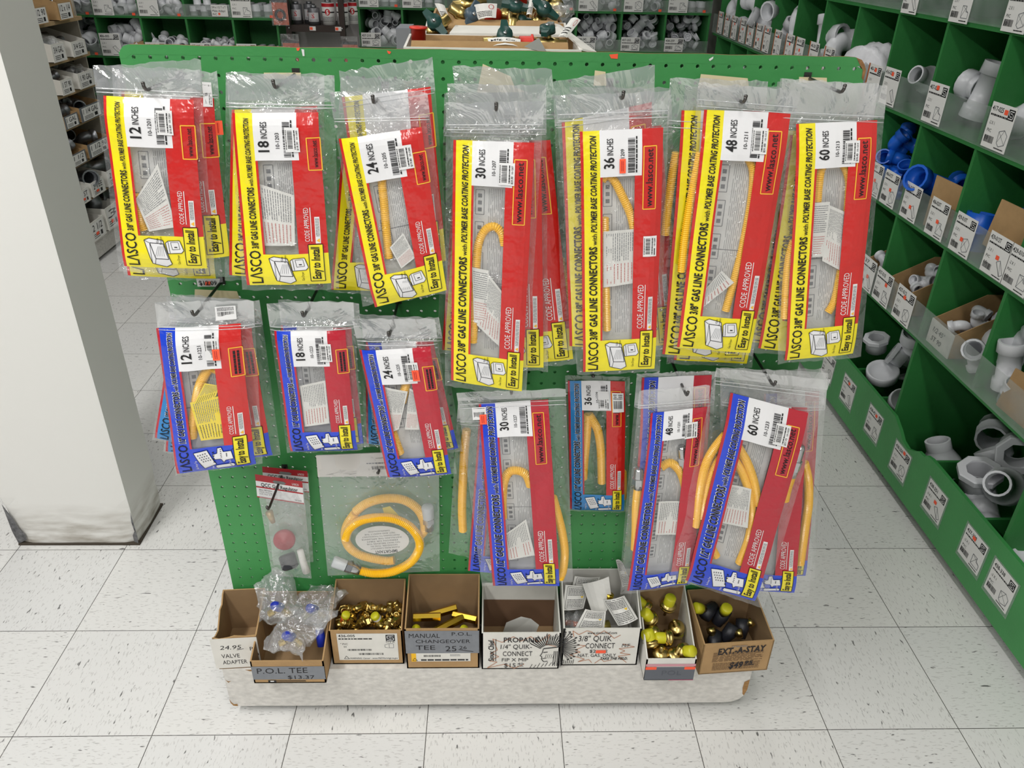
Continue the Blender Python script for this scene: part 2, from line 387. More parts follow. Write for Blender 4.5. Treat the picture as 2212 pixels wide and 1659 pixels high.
def fascia():
    mb = MB(); x0, x1, y0, y1, z0, z1 = -.585, .598, 1.199, 1.217, .024, DECK
    pts = [(x0, z1), (x0+.001, z0+.012), (x0+.006, z0+.002), (x0+.02, z0)]+[(x0+.02+(x1-x0-.07)*i/20, z0+.0006*math.sin(i*1.7)) for i in range(1, 21)]
    pts += [(x1-.03, z0+.003), (x1-.015, z0+.011), (x1-.006, z0+.024), (x1-.001, z0+.045), (x1, z1)]
    n = len(pts); xm = 0
    vs = [(x, y0, z) for x, z in pts]+[(x, y0, z1) for x, z in pts]+[(x, y1, z) for x, z in pts]+[(x, y1, z1) for x, z in pts]; fs = []
    for i in range(n-1):
        fs += [(i, i+1, n+i+1, n+i), (2*n+i+1, 2*n+i, 3*n+i, 3*n+i+1), (i+1, i, 2*n+i, 2*n+i+1), (n+i, n+i+1, 3*n+i+1, 3*n+i)]
    fs += [(0, n, 3*n, 2*n), (n-1, 3*n-1, 4*n-1, 2*n-1)]
    mb.add(vs, fs, DECKW)
    BARE = mat('bare_chipped_wood', (165, 125, 78), .9, var=.3, scale=60, stretch=(1, 1, 6))
    def chip(p): mb.add([(x, y0-.0005, z) for x, z in p], [tuple(range(len(p)))], BARE)
    chip([(x1-.012, z0+.07), (x1-.001, z0+.078), (x1-.001, z0+.045), (x1-.006, z0+.024), (x1-.010, z0+.03), (x1-.013, z0+.05)])
    chip([(x0+.0005, z0+.025), (x0+.003, z0+.014), (x0+.008, z0+.007), (x0+.016, z0+.008), (x0+.016, z0), (x0+.006, z0+.002), (x0+.001, z0+.012)])
    chip([(x0+.002, z0+.088), (x0+.008, z0+.083), (x0+.014, z0+.085), (x0+.007, z0+.079)])
    chip([(x0+.05, z0+.1205), (x0+.1, z0+.1208), (x0+.09, z0+.117), (x0+.06, z0+.116)])
    return mb.build('base_board', stand)
fascia()
mb = MB(); mb.box((-.583, 1.2175, DECK-.018), (.596, YB-.001, DECK-.0005), DECKW); mb.build('ledge', stand)
for x in (-.5, .46): mb = MB(); mb.box((x, 1.29, 0), (x+.04, YB-.002, DECK-.019), DECKW); mb.build('base_support', stand)
mb = MB(); mb.box((-.09, YB+.0055, 0), (.132, YB+.05, 1.398), mat('post_green', (58, 138, 72), .5)); mb.build('centre_post', stand)
mb = MB(); mb.box((-.30, YB+.051, 1.235), (.34, YB+.52, 1.255), DECKW); mb.box((-.04, YB+.28, 0), (.08, YB+.4, 1.2345), DECKW); mb.build('back_table', stand)

# scraps of tape and stickers left on the board
def scrap(name, label, cat, pts, m, y=YB-.0006):
    q = [bp(u, v, 1, y) for u, v in pts]; mb = MB(); n = len(q)
    c = sum(q, Vector())/n; b = [p-Vector((0, .0004, 0)) for p in q]
    mb.add(q+b, [tuple(range(n)), tuple(range(2*n-1, n-1, -1))]+[(i, (i+1) % n, n+(i+1) % n, n+i) for i in range(n)], m)
    return tag(mb.build(name, None, c), label, cat)
scrap('orange_sticker', 'torn orange sticker on the top edge of the pegboard above the second bag', 'sticker', [(640, 104), (648, 103), (646, 109), (642, 110)], ORANGE)
scrap('orange_sticker', 'small orange sticker scrap on the pegboard, left of the valve cartons', 'sticker', [(836, 109), (845, 112), (842, 117), (838, 115)], ORANGE)
scrap('orange_sticker', 'half peeled orange and white sticker on the pegboard, right of the valve cartons', 'sticker', [(1316, 118), (1335, 116), (1334, 127), (1320, 126)], ORANGE)
scrap('tape_scrap', 'curled clear tape scrap at the top of the pegboard below the orange sticker', 'tape', [(651, 106), (657, 107), (658, 121), (654, 121)], WHITE)
scrap('tape_scrap', 'white tape scrap on the pegboard, above the second yellow bag from the right', 'tape', [(1531, 128), (1541, 122), (1540, 127), (1533, 132)], WHITE)
BEIGE = mat('beige_ticket_card', (226, 212, 172), .8)
scrap('price_ticket', 'beige card ticket above the lowest hanging yellow bag in the middle', 'ticket', [(1043, 138), (1103, 165), (1112, 188), (1140, 200), (1030, 200)], BEIGE, YB-.012)
scrap('price_ticket', 'beige card ticket showing wide above the second yellow bag from the right', 'ticket', [(1514, 160), (1615, 169), (1618, 190), (1508, 190)], BEIGE, YB-.012)
scrap('price_ticket', 'beige card ticket behind the header of the first blue bags', 'ticket', [(421, 625), (512, 629), (518, 646), (420, 646)], BEIGE, YB-.012)
scrap('price_ticket', 'beige card ticket showing above the third yellow bag from the right', 'ticket', [(1285, 152), (1308, 155), (1310, 185), (1282, 185)], BEIGE, YB-.012)
scrap('price_ticket', 'beige card ticket edge above the rightmost yellow bags', 'ticket', [(1726, 166), (1786, 168), (1786, 180), (1726, 178)], BEIGE, YB-.012)
scrap('price_ticket', 'beige card ticket edge above the second yellow bags from left', 'ticket', [(570, 157), (650, 157), (650, 170), (570, 170)], BEIGE, YB-.012)
o = scrap('price_sticker', 'white handwritten price sticker on the pegboard below the first yellow bags', 'sticker', [(424, 602), (475, 602), (473, 619), (427, 619)], WHITE, YB-.002)
mb = MB(); a = Art(mb, quadmap([bp(u, v, 1, YB-.003) for u, v in [(424, 602), (475, 602), (473, 619), (427, 619)]], (0, -1, 0)), .0003, 9)
a.text('$12.09', .08, .8, .55, BLACK, length=.8, bold=.02, shear=-.2); a.rect(.36, .3, .6, .85, ORANGE, 1); mb.build('lettering', o)

def hook(u, v, y, label, up=.012):
    P = bp(u, v, 1, y); z = P.z-up
    t = thing('peg_hook', label, 'hook', (P.x, YB, z), 'wire peg hooks on the display board')
    mb = MB(); pts = [(P.x, YB-.0005, z), (P.x, y+.012, z), (P.x, y+.005, z+.002), (P.x, y+.001, z+.006), P]
    mb.tube(pts, .0026, DARKWIRE, 8); mb.lathe([(0, 0), (.0026, .0006), (.0030, .001), (.0026, .0035), (0, .0042)], DARKWIRE, 8, Matrix.Translation(P-Vector((0, 0, .001)))); mb.build('wire', t)
    mb = MB(); mb.box((P.x-.006, YB-.0015, z-.006), (P.x+.006, YB-.0003, z+.008), DARKWIRE); mb.build('back_plate', t)
    return t
# ---------------------------------------------------------------- bagged gas connectors
YEL = mat('yellow_print', (246, 230, 10), .42, coat=.8, bump=.5, bscale=26)
RED = mat('red_print', (204, 22, 16), .42, coat=.8, bump=.5, bscale=26)
CRIM = mat('crimson_print', (186, 10, 40), .42, coat=.8, bump=.5, bscale=26)
BLUE = mat('blue_print', (6, 62, 208), .42, coat=.8, bump=.5, bscale=26)
SKY = mat('sky_blue_print', (24, 130, 200), .42, coat=.8, bump=.5, bscale=26)
GLW = mat('glossy_white_print', (236, 236, 238), .4, coat=.4, bump=.1, bscale=30)
GOLD = mat('gold_outline', (250, 190, 60), .5)
PRICE = {'10-1201': '$16.60', '10-1203': '$18.30', '10-1205': '$19.80', '10-1207': '$23.30', '10-1211': '$31.00', '10-1213': '$36.40', '10-1233': '$57.70'}
PINKINK = mat('faded_red_ink', (196, 120, 116), .7)
PALEINK = mat('pale_grey_ink', (150, 151, 152), .8)
INSERT = mat('grey_insert_paper', (212, 213, 212), .8, var=.05, scale=15)

def invbil(q, x, z):
    s = t = .5
    for _ in range(6):
        px = (q[0][0]*(1-s)+q[1][0]*s)*(1-t)+(q[3][0]*(1-s)+q[2][0]*s)*t-x
        pz = (q[0][1]*(1-s)+q[1][1]*s)*(1-t)+(q[3][1]*(1-s)+q[2][1]*s)*t-z
        a = (q[1][0]-q[0][0])*(1-t)+(q[2][0]-q[3][0])*t; b = (q[3][0]-q[0][0])*(1-s)+(q[2][0]-q[1][0])*s
        c = (q[1][1]-q[0][1])*(1-t)+(q[2][1]-q[3][1])*t; d = (q[3][1]-q[0][1])*(1-s)+(q[2][1]-q[1][1])*s
        D = a*d-b*c or 1e-9; s -= (d*px-b*pz)/D; t -= (a*pz-c*px)/D
    return s, t
class Sheet:
    """one hanging bag: the plane it hangs in, its outline and its puffed thickness"""
    def __init__(S, pouch, yt, yb, th, seed):
        z1 = bp(*pouch[0], 1, yt).z; z2 = bp(*pouch[3], 1, yb).z
        S.b = (yt-yb)/(z1-z2); S.a = yt-S.b*z1; S.n = Vector((0, -1, S.b)).normalized()
        S.q = [(p.x, p.z) for p in (bpp(u, v, S.a, S.b) for u, v in pouch)]; S.th = th; S.off = Vector((seed*1.37, seed*.71, seed*2.3))
    def xz(S, u, v): p = bpp(u, v, S.a, S.b); return p.x, p.z
    def disp(S, x, z):
        s, t = invbil(S.q, x, z); s = min(1, max(0, s)); t = min(1, max(0, t))
        e = max(0, 1-(2*s-1)**6); f = min(1, max(0, (t-.07)/.16)); f = f*f*(3-2*f)
        if t > .88: f *= max(.0, 1-((t-.88)/.12)**2)
        w = noise.noise(Vector((x*22, 3, z*9))+S.off)*.0035+noise.noise(Vector((x*45, 1, z*25))+S.off)*.0007
        return S.th*e*f+w*(.4+.6*f)*min(1, e*2)
    def pt(S, x, z, off): return Vector((x, S.a+S.b*z, z))+S.n*off
    def front(S, x, z, lift=0): return S.pt(x, z, S.disp(x, z)+lift)
def lerpq(q, u, v):
    return ((q[0][0]*(1-u)+q[1][0]*u)*(1-v)+(q[3][0]*(1-u)+q[2][0]*u)*v, (q[0][1]*(1-u)+q[1][1]*u)*(1-v)+(q[3][1]*(1-u)+q[2][1]*u)*v)

def paint_card(A, H, kind, size, code, det, sale, long_):
    yel = kind == 'yellow'; strip = YEL if yel else (SKY if kind == 'sky' else BLUE); side = RED if kind in ('yellow', 'redblue', 'sky') else CRIM
    mar = RED if yel else CRIM
    k = min(1.1, max(.62, H*.33)); pb = H-(.5 if yel else .46)*max(.85, min(1, k))
    A.rect(0, 0, .035, H, mar, 0); A.rect(.035, 0, .235, H, strip, 0); A.rect(.235, .54, .262, pb, mar, 0)
    A.rect(.235, 0, .745, .54, GLW, 0); A.rect(.745, 0, 1, .54, side, 0); A.rect(.66, .54, 1, pb, side, 0)
    A.rect(.235, pb, 1, H, strip, 0)
    if det == 0: return
    # brand strip, reads upwards
    lc = .135 if yel else .125; ll = min(.46, .2*H+.02)
    A.text('LΛSCO', .205, H-.03, lc, BLACK, 2, 1, .012, 0, ll)
    s0 = H-.06-ll; tot = s0-.05; ub = .19
    ms = '3/8" GAS LINE CONNECTORS' if yel else '1/2" GAS LINE CONNECTORS'
    segs = [(ms, .49, .098*min(1, k+.1), .032, 0), ('with', .055, .06*min(1, k+.1), .012, 0), ('POLYMER BASE COATING PROTECTION', .44, .074*min(1, k+.1), .03, .25)]
    p = s0
    for body, fr, cap, bo, sh in segs:
        if not yel: A.text(body, ub+.006, p+.006, cap+.012, WHITE, 2, 1, bo+.016, sh, tot*fr+.010)
        A.text(body, ub, p, cap, BLACK, 3, 1, bo, sh, tot*fr); p -= tot*(fr+.0075)
    # side strip
    bv0, bv1 = H*(.13 if H > 2.4 else .17), H*(.30 if H > 2.4 else .30); bu = .765 if H > 2.4 else .85
    if H > 2.4: bv0, bv1 = .2, .2+.26*H*.9
    else: bv0, bv1 = .28, .66
    A.loop([(bu, bv0), (bu+.155, bv0), (bu+.155, bv1), (bu, bv1)], .012, GOLD)
    if H > 2.4 or yel: A.text('www.lasco.net', bu+.115, bv1-.03, .085 if H > 2.4 else .06, BLACK, 2, 1, .008, 0, bv1-bv0-.06)
    else: A.scribble(bu+.035, bv0+.04, bu+.125, bv1-.03, 2, BLACK, 2, 'v', 6, .62, 0)
    c0, c1 = pb-.05-(H-1)*.28, pb-.06; L = min(.62, (H)*.20); cv = pb-.16
    A.text('CODE APPROVED', .80, cv, .066*min(1.15, k+.15), WHITE, 2, 1, .004, 0, L); A.line((.822, cv), (.822, cv-L), .009, WHITE)
    A.rect(.865, cv-L*.72, .925, cv+.03, WHITE, 1); A.poly([(.915, cv+.02), (.915, cv-.035), (.875, cv-.008)], GOLD, 2); A.scribble(.872, cv-L*.68, .918, cv-.06, 3, BLACK, 2, 'v', 5, .35)
    # yellow flash
    e0, e1 = pb-.12, H-.05; eu = .775
    A.rect(eu, e0, eu+.17, e1, YEL, 2); A.loop([(eu, e0), (eu+.17, e0), (eu+.17, e1), (eu, e1)], .009, BLACK, 3)
    A.text('Easy to Install', eu+.125, e1-.03, .098, BLACK, 4, 1, .022, .12, e1-e0-.06)
    # line drawings of the appliances
    h = H-pb
    def prism(u, v, w_, t_, fill=GLW, grid=0):
        P = [(u, v), (u+w_, v+t_*.12), (u+w_*1.12, v+t_), (u+w_*.12, v+t_*.92)]
        A.poly(P, fill, 2); A.loop(P, .008, BLACK, 3)
        return P
    if yel:
        A.poly([(.30, pb+.12*h), (.36, pb+.06*h), (.52, pb+.12*h), (.60, pb+.86*h), (.53, pb+.95*h), (.37, pb+.84*h)], GLW, 2)
        A.loop([(.30, pb+.12*h), (.36, pb+.06*h), (.52, pb+.12*h), (.60, pb+.86*h), (.53, pb+.95*h), (.37, pb+.84*h)], .008, BLACK, 3)
        A.loop([(.365, pb+.2*h), (.52, pb+.22*h), (.57, pb+.7*h), (.42, pb+.68*h)], .008, BLACK, 3); A.line((.30, pb+.12*h), (.36, pb+.2*h), .006, BLACK, 3); A.line((.42, pb+.68*h), (.40, pb+.86*h), .006, BLACK, 3); A.line((.365, pb+.2*h), (.37, pb+.84*h), .005, BLACK, 3)
        for i in range(5): A.line((.42+.025*i, pb+.6*h), (.46+.015*i, pb+.3*h), .004, GREYINK, 3)
        A.poly([(.55, pb+.2*h), (.58, pb+.14*h), (.72, pb+.12*h), (.76, pb+.42*h), (.73, pb+.5*h), (.57, pb+.52*h)], GLW, 2)
        A.loop([(.55, pb+.2*h), (.58, pb+.14*h), (.72, pb+.12*h), (.76, pb+.42*h), (.73, pb+.5*h), (.57, pb+.52*h)], .007, BLACK, 3)
        A.loop([(.61, pb+.18*h), (.70, pb+.17*h), (.715, pb+.38*h), (.625, pb+.4*h)], .005, BLACK, 3); A.rect(.65, pb+.31*h, .685, pb+.34*h, BLACK, 3); A.line((.58, pb+.16*h), (.595, pb+.5*h), .006, BLACK, 3)
        A.text('Gas Dryer', .70, H-.06, .03, BLACK, 2, 1, 0, 0, h*.3); A.text('Gas', .47, pb+.085, .026, BLACK, 4, 1, 0, 0, .06); A.text('Fireplace', .51, pb+.105, .026, BLACK, 4, 1, 0, 0, .10)
    else:
        P = [(.27, pb+.16*h), (.44, pb+.1*h), (.53, pb+.72*h), (.37, pb+.88*h)]
        A.poly(P, GLW, 2); A.loop(P, .007, BLACK, 3)
        for i in range(4):
            for j in range(4): A.rect(.315+.03*i+.018*j, pb+(.25+.09*j-.015*i)*h, .332+.03*i+.018*j, pb+(.30+.09*j-.015*i)*h, GREYINK, 3)
        for i in range(4): A.rect(.50, pb+(.2+.13*i)*h, .525, pb+(.24+.13*i)*h, BLACK, 3)
        B = [(.50, pb+.3*h), (.56, pb+.26*h), (.57, pb+.06*h), (.62, pb+.04*h), (.64, pb+.22*h), (.74, pb+.2*h), (.76, pb+.52*h), (.66, pb+.56*h), (.63, pb+.66*h), (.60, pb+.5*h), (.52, pb+.5*h)]
        A.poly(B, GLW, 2); A.loop(B, .007, BLACK, 3)
        for i in range(5): A.rect(.6, pb+(.12+.07*i)*h, .617, pb+(.145+.07*i)*h, BLACK, 3)
        A.rect(.67, pb+.28*h, .685, pb+.42*h, GREYINK, 3); A.line((.74, pb+.2*h), (.77, pb+.12*h), .006, BLACK, 3)
        T = [(.52, pb+.78*h), (.74, pb+.72*h), (.76, pb+.78*h), (.75, pb+.88*h), (.53, pb+.94*h), (.51, pb+.88*h)]
        A.poly(T, GLW, 2); A.loop(T, .006, BLACK, 3); A.line((.70, pb+.76*h), (.72, pb+.86*h), .006, BLACK, 3)
        A.text('Gas Range Top', .295, H-.05, .028, WHITE, 2, 1, 0, 0, h*.4); A.text('Gas BBQ', .72, pb+.72*h, .028, WHITE, 2, 1, 0, 0, h*.25); A.text('Water Heater', .49, H-.03, .028, WHITE, 2, 1, 0, 0, h*.3)
    if det < 2: return
    # size label
    A.text(size, .405, .44, .125, BLACK, 2, 1, .02, 0, .13); A.text('INCHES', .395, .285, .075, BLACK, 2, 1, .01, 0, .19)
    A.text(code, .53, .40, .045, BLACK, 2, 1, .008, 0, .18)
    A.bars(.575, .10, .66, .50, BLACK, 2, 'v', len(code)*7+int(size)); A.scribble(.668, .08, .69, .50, 1, BLACK, 2, 'v', 3, .8)

def bag(label, group, yt, yb, pouch, card, kind, size, code, hoses=(), leaf=(), det=2, price=None, extra=None, seed=1, zipt=.13, film_=None, th=None, ends=(), insert=True, ragged=0):
    th = th or (.0115 if kind == 'yellow' else .0135); S = Sheet(pouch, yt, yb, th, seed)
    yel = kind == 'yellow'; ctr = Vector(S.pt(*lerpq(S.q, .5, .1), 0))
    t = thing('connector_bag', label, 'bag', ctr, group)
    cq = [S.xz(u, v) for u, v in card]; wd = math.dist(cq[0], cq[1]); H = (math.dist(cq[0], cq[3])+math.dist(cq[1], cq[2]))/2/wd
    # pouch: front and back film, welded at the edges
    n, mm = 16, 28; mb = MB(); r = random.Random(seed)
    fr = []; bk = []
    for j in range(mm+1):
        for i in range(n+1):
            x, z = lerpq(S.q, i/n, j/mm)
            if j in (0, mm) and 0 <= i <= n: z += r.uniform(-1, 1)*.0018
            d = S.disp(x, z); e = i in (0, n) or j == mm
            fr.append(S.pt(x, z, d-.0022)); bk.append(S.pt(x, z, -.001 if e else -max(.001, d*.9)))
    fs = [(j*(n+1)+i, j*(n+1)+i+1, (j+1)*(n+1)+i+1, (j+1)*(n+1)+i) for j in range(mm) for i in range(n)]
    kh = int(mm*(zipt+.02 if zipt else 0))*n
    for sheet, ff in ((fr, fs), (bk, [f[::-1] for f in fs])):
        if kh: mb.add(sheet, ff[:kh], HEAD, True)
        mb.add(sheet, ff[kh:], film_ or CLEAR, True)
    mb.build('pouch', t)
    if zipt:
        mb = MB()
        for dz in (0, .016):
            pts = [S.front(*lerpq(S.q, .01+.98*i/14, zipt+dz*(1+.3*math.sin(seed))), .0002) for i in range(15)]; mb.tube(pts, .0008, ZIP, 5)
        mb.build('zip_seal', t)
    # printed film on the face
    mb = MB()
    def P(u, v, lift=0): x, z = lerpq(cq, u, v/H); return S.front(x, z, lift)
    A = Art(mb, P, .00036, .07); paint_card(A, H, kind, size, code, det, price, H > 2.4); face = mb.build('printed_face', t)
    if insert and det:
        mb = MB()
        def PI_(u, v, lift=0): x, z = lerpq(cq, u, v/H); return S.pt(x, z, -S.disp(x, z)*.55+lift)
        A = Art(mb, PI_, .0003); A.rect(.2, .3, .72, H-.25, INSERT, 0)
        r2 = random.Random(seed); v = .62
        while v < H-.75:
            A.loop([(.29, v), (.40, v), (.40, v+.32), (.29, v+.32)], .008, GREYINK, 1)
            for q in range(3): A.rect(.32, v+.05+.09*q, .37, v+.10+.09*q, GREYINK, 1)
            v += .42
        A.scribble(.45, .6, .64, H-.55, 8, PALEINK, 1, 'v', seed, .26, .1); A.line((.2, H*.55), (.72, H*.55), .01, GREYINK, 1)
        mb.build('instruction_insert', t)
    # the flexible hose
    rr = .0072 if yel else .0088
    for path in hoses:
        mode = 0
        px = path; pts = []
        ctrl = [S.xz(u, v) for u, v in px]
        P3 = [Vector((x, 0, z)) for x, z in ctrl]; fine = []
        for i in range(len(P3)-1):
            p0, p1, p2, p3 = P3[max(0, i-1)], P3[i], P3[i+1], P3[min(len(P3)-1, i+2)]
            for k in range(12):
                s = k/12; fine.append(.5*((2*p1)+(p2-p0)*s+(2*p0-5*p1+4*p2-p3)*s*s+(3*p1-p0-3*p2+p3)*s**3))
        fine.append(P3[-1]); out = [fine[0]]; step = .0016; acc = 0
        for a_, b_ in zip(fine, fine[1:]):
            L = (b_-a_).length
            while acc+L >= step and L > 0:
                f = (step-acc)/L; a_ = a_+(b_-a_)*f; out.append(a_); L = (b_-a_).length; acc = 0
            acc += L
        c3 = [S.pt(p.x, p.z, max(-.004, S.disp(p.x, p.z)-rr-.0052)) for p in out]
        rad = [rr*(1 if i % 2 else .84) for i in range(len(c3))]
        mb = MB(); mb.tube(c3, rad, HOSE, 12, True, False); mb.build('hose', t)
    for (u0, v0, u1, v1) in ends:            # threaded end fitting from (u0,v0) nut end to (u1,v1) tip
        a_, b_ = S.xz(u0, v0), S.xz(u1, v1)
        A3, B3 = S.pt(*a_, S.disp(*a_)-rr-.0055), S.pt(*b_, S.disp(*b_)-rr-.0055)
        if (B3-A3).length > .001:
            d = (B3-A3); L = d.length; M_ = Matrix.Translation(A3) @ d.to_track_quat('Z', 'Y').to_matrix().to_4x4()
            mb = MB(); q = rr*1.18
            mb.lathe([(0, 0), (q*.9, 0), (q*.9, L*.22)], STEEL, 12, M_); mb.lathe([(q*.9, L*.2), (q*1.12, L*.22), (q*1.12, L*.52), (q*.9, L*.54)], STEEL, 6, M_, False)
            pr = [(q*.9, L*.54)]
            for i in range(8): pr += [(q*(.92-.01*i), L*(.56+.05*i)), (q*(.83-.01*i), L*(.585+.05*i))]
            mb.lathe(pr+[(q*.6, L), (0, L)], STEEL, 12, M_); mb.build('end_fitting', t)
    for i, (quad, m_, rot) in enumerate(leaf):
        lq = [S.xz(u, v) for u, v in quad]; mb = MB()
        def PL(u, v, lift=0): x, z = lerpq(lq, u, v); return S.front(x, z, -.0042+lift-.0002*i)
        A = Art(mb, PL, .0003, .34); A.rect(0, 0, 1, 1, m_, 0)
        A.scribble(.07, .05, .93, .55, 13, GREYINK, 1, 'v' if rot else 'u', seed+i, .32); A.scribble(.07, .6, .93, .95, 8, PINKINK if m_ is PAPER else BLACK, 1, 'v' if rot else 'u', seed+9+i, .25)
        mb.build('leaflet', t)
    if price:                                  # barcode price stickers in card coordinates
        for pi, (u, v, wd_, hh, m_, kd) in enumerate(price):
            mb = MB()
            def PS(a_, b_, lift=0): return P(u+a_*wd_, v+b_*hh, .0019+.0007*pi+lift)
            A = Art(mb, PS, .00015, .6); A.rect(0, 0, 1, 1, m_, 0)
            if kd == 'bar': A.bars(.18, .12, .52, .88, BLACK, 1, 'v', seed); A.scribble(.62, .1, .72, .9, 1, BLACK, 1, 'v', 2, .7); (A.text(PRICE[code], .90, .93, .13, BLACK, 1, 1, .02, 0, .35) if code in PRICE else A.scribble(.80, .6, .90, .93, 1, BLACK, 1, 'v', 8, .8)); A.text(code, .90, .48, .11, BLACK, 1, 1, .02, 0, .36); A.scribble(.04, .1, .12, .9, 1, BLACK, 1, 'v', 4, .6)
            elif kd == 'barh': A.bars(.1, .4, .9, .8, BLACK, 1, 'u', seed); A.scribble(.1, .06, .9, .34, 3, BLACK, 1, 'u', seed, .5)
            else: A.scribble(.2, .15, .7, .85, 2, REDINK, 1, 'v', seed, .5)
            mb.build('price_sticker', face)
    return t
BAR = lambda u=.58, v=.13, w_=.17, h=.31: (u, v, w_, h, WHITE, 'bar')
GY, GB = 'yellow printed connector bags on the upper hooks', 'blue printed connector bags on the lower hooks'
OS = lambda u, v, w_=.09, h=.15: (u, v, w_, h, ORANGE, 'tag')
YPAPER = mat('yellow_paper', (248, 222, 40), .7)
# --- upper row, front bag on each hook
bag('12 inch yellow connector bag, front of the first upper hook', GY, 1.200, 1.195, [(199,140),(431,151),(464,594),(257,587)], [(224.5,206),(418.6,215),(449,578),(271,573)], 'yellow', '12', '10-1201',
    hoses=[[(298,420),(303,470),(312,497)]], leaf=[([(297,428),(345,350),(384,488),(326,497)], PAPER, 0)], price=[BAR(.59,.12,.18,.27)], seed=3, zipt=.10)
bag('18 inch yellow connector bag, front of the second upper hook', GY, 1.200, 1.195, [(488,160),(722,165),(732,626),(523,628)], [(503,243),(689,241),(716.6,609),(535,614)], 'yellow', '18', '10-1203',
    leaf=[([(553,392),(638,419),(640,526),(572,528)], PAPER, 1)], price=[BAR(.60,.16,.17,.28)], seed=4, zipt=.12)
bag('24 inch yellow connector bag, front of the third upper hook, tilted left', GY, 1.200, 1.190, [(711,200),(923,199),(973,634),(783,662)], [(732,299),(911,273),(965,626),(810,664)], 'yellow', '24', '10-1205',
    hoses=[[(848,352),(826,385),(829,440),(834,500),(840,560)]], leaf=[([(843,532),(872,500),(899,552),(868,576)], PAPER, 0)], price=[BAR(.66,.17,.19,.28)], seed=5, zipt=.11)
bag('30 inch yellow connector bag, lowest hanging at the middle of the board', GY, 1.198, 1.182, [(963,223),(1176,219),(1136,862),(961,834)], [(979.5,302),(1154,308),(1127,844),(974.5,819)], 'yellow', '30', '10-1207',
    hoses=[[(1090,530),(1083,503),(1067,490),(1048,498),(1034,526),(1029,573),(1026,640),(1024,700),(1022,738)]], leaf=[([(1020,574),(1056,581),(1052,697),(1024,692)], PAPER, 0), ([(1056,590),(1086,628),(1078,744),(1030,698)], PAPER, 1)], price=[BAR(.57,.24,.2,.27)], seed=6, zipt=.065)
bag('36 inch yellow connector bag, front of the fifth upper hook', GY, 1.200, 1.188, [(1199,205),(1447,196),(1426,803),(1247,812)], [(1252,283.6),(1432.6,275),(1413,795),(1259,802)], 'yellow', '36', '10-1209',
    hoses=[[(1300,390),(1312,379),(1328,392),(1345,425),(1362,462),(1371,500)], [(1306,470),(1308,560),(1309,640),(1311,714)]], leaf=[([(1302,497),(1373,492),(1371,608),(1302,617)], PAPER, 1)], price=[(.78,1.30,.17,.27,WHITE,'bar'), OS(.47,.33,.075,.17)], seed=7, zipt=.06)
bag('48 inch yellow connector bag, front of the sixth upper hook', GY, 1.200, 1.188, [(1509,178),(1730,195),(1626,771),(1455,752)], [(1521,237),(1708,244),(1620,762),(1462,749)], 'yellow', '48', '10-1211',
    hoses=[[(1514,330),(1500,400),(1489,460),(1480,520),(1473,590)], [(1598,320),(1616,340),(1628,372),(1624,430),(1606,530),(1588,600),(1568,672)]], leaf=[([(1520,622),(1556,581),(1583,607),(1512,664)], PAPER, 1)], price=[BAR(.58,.17,.18,.28)], seed=8, zipt=.055)
bag('60 inch yellow connector bag, front of the last upper hook at right', GY, 1.200, 1.188, [(1690,169),(1918,184),(1860,772),(1681,787)], [(1718.6,267),(1894,259),(1841,762),(1694,778)], 'yellow', '60', '10-1213',
    hoses=[[(1790,345),(1774,365),(1768,400),(1764,450),(1760,500)], [(1808,342),(1826,360),(1835,392),(1833,440),(1826,520),(1814,600),(1803,650),(1788,676)], [(1716,520),(1706,560),(1700,620),(1697,690)]], leaf=[([(1752,435),(1789,433),(1774,551),(1750,552)], PAPER, 0), ([(1787,440),(1826,457),(1815,583),(1772,560)], PAPER, 1)], price=[BAR(.60,.22,.18,.27)], seed=9, zipt=.10)
# --- upper row, the bags behind
B = bag
B('yellow connector bag behind the 12 inch front one, swung to the right', GY, 1.224, 1.222, [(250,150),(468,156),(506,600),(282,590)], [(262,198),(462,210),(497,552),(300,560)], 'yellow', '12', '10-1201', det=1, price=[(.89,-.16,.1,.26,WHITE,'bar'), OS(1.0,.25,.07,.16)], seed=11, zipt=.1)
B('yellow connector bag behind the 12 inch front one, hanging lowest there', GY, 1.248, 1.248, [(240,142),(432,127),(481,610),(267,602)], [(250,222),(445,225),(467,601),(277,594)], 'yellow', '12', '10-1201', det=1, seed=12)
B('yellow connector bag at the left behind the 18 inch front one', GY, 1.224, 1.222, [(487,156),(700,160),(700,612),(485,606)], [(502,236),(686,228),(684,600),(497,592)], 'yellow', '18', '10-1203', det=1, seed=13)
B('yellow connector bag leaning between the 18 and 24 inch front ones', GY, 1.246, 1.246, [(736,165),(925,175),(880,640),(706,632)], [(741,318),(918,300),(870,628),(716,624)], 'yellow', '24', '10-1205', det=1, seed=14)
B('yellow connector bag behind the 24 inch one, its top corner highest', GY, 1.224, 1.222, [(732,155),(934,125),(972,575),(782,612)], [(738,210),(930,187),(964,562),(796,600)], 'yellow', '24', '10-1205', det=1, seed=15)
B('yellow connector bag just behind the 30 inch one, its right strip showing', GY, 1.222, 1.218, [(966,180),(1180,185),(1184,803),(1002,798)], [(990,300),(1168,306),(1174,793),(1013,788)], 'yellow', '30', '10-1207', det=1, seed=16)
B('yellow connector bag right of the 30 inch one, lettered red strip and hose edge showing', GY, 1.246, 1.244, [(977,143),(1192,150),(1247,788),(1052,800)], [(1008,300),(1188,300),(1238,774),(1065,790)], 'yellow', '30', '10-1207', det=1, hoses=[[(1212,560),(1222,620),(1228,680)]], seed=17)
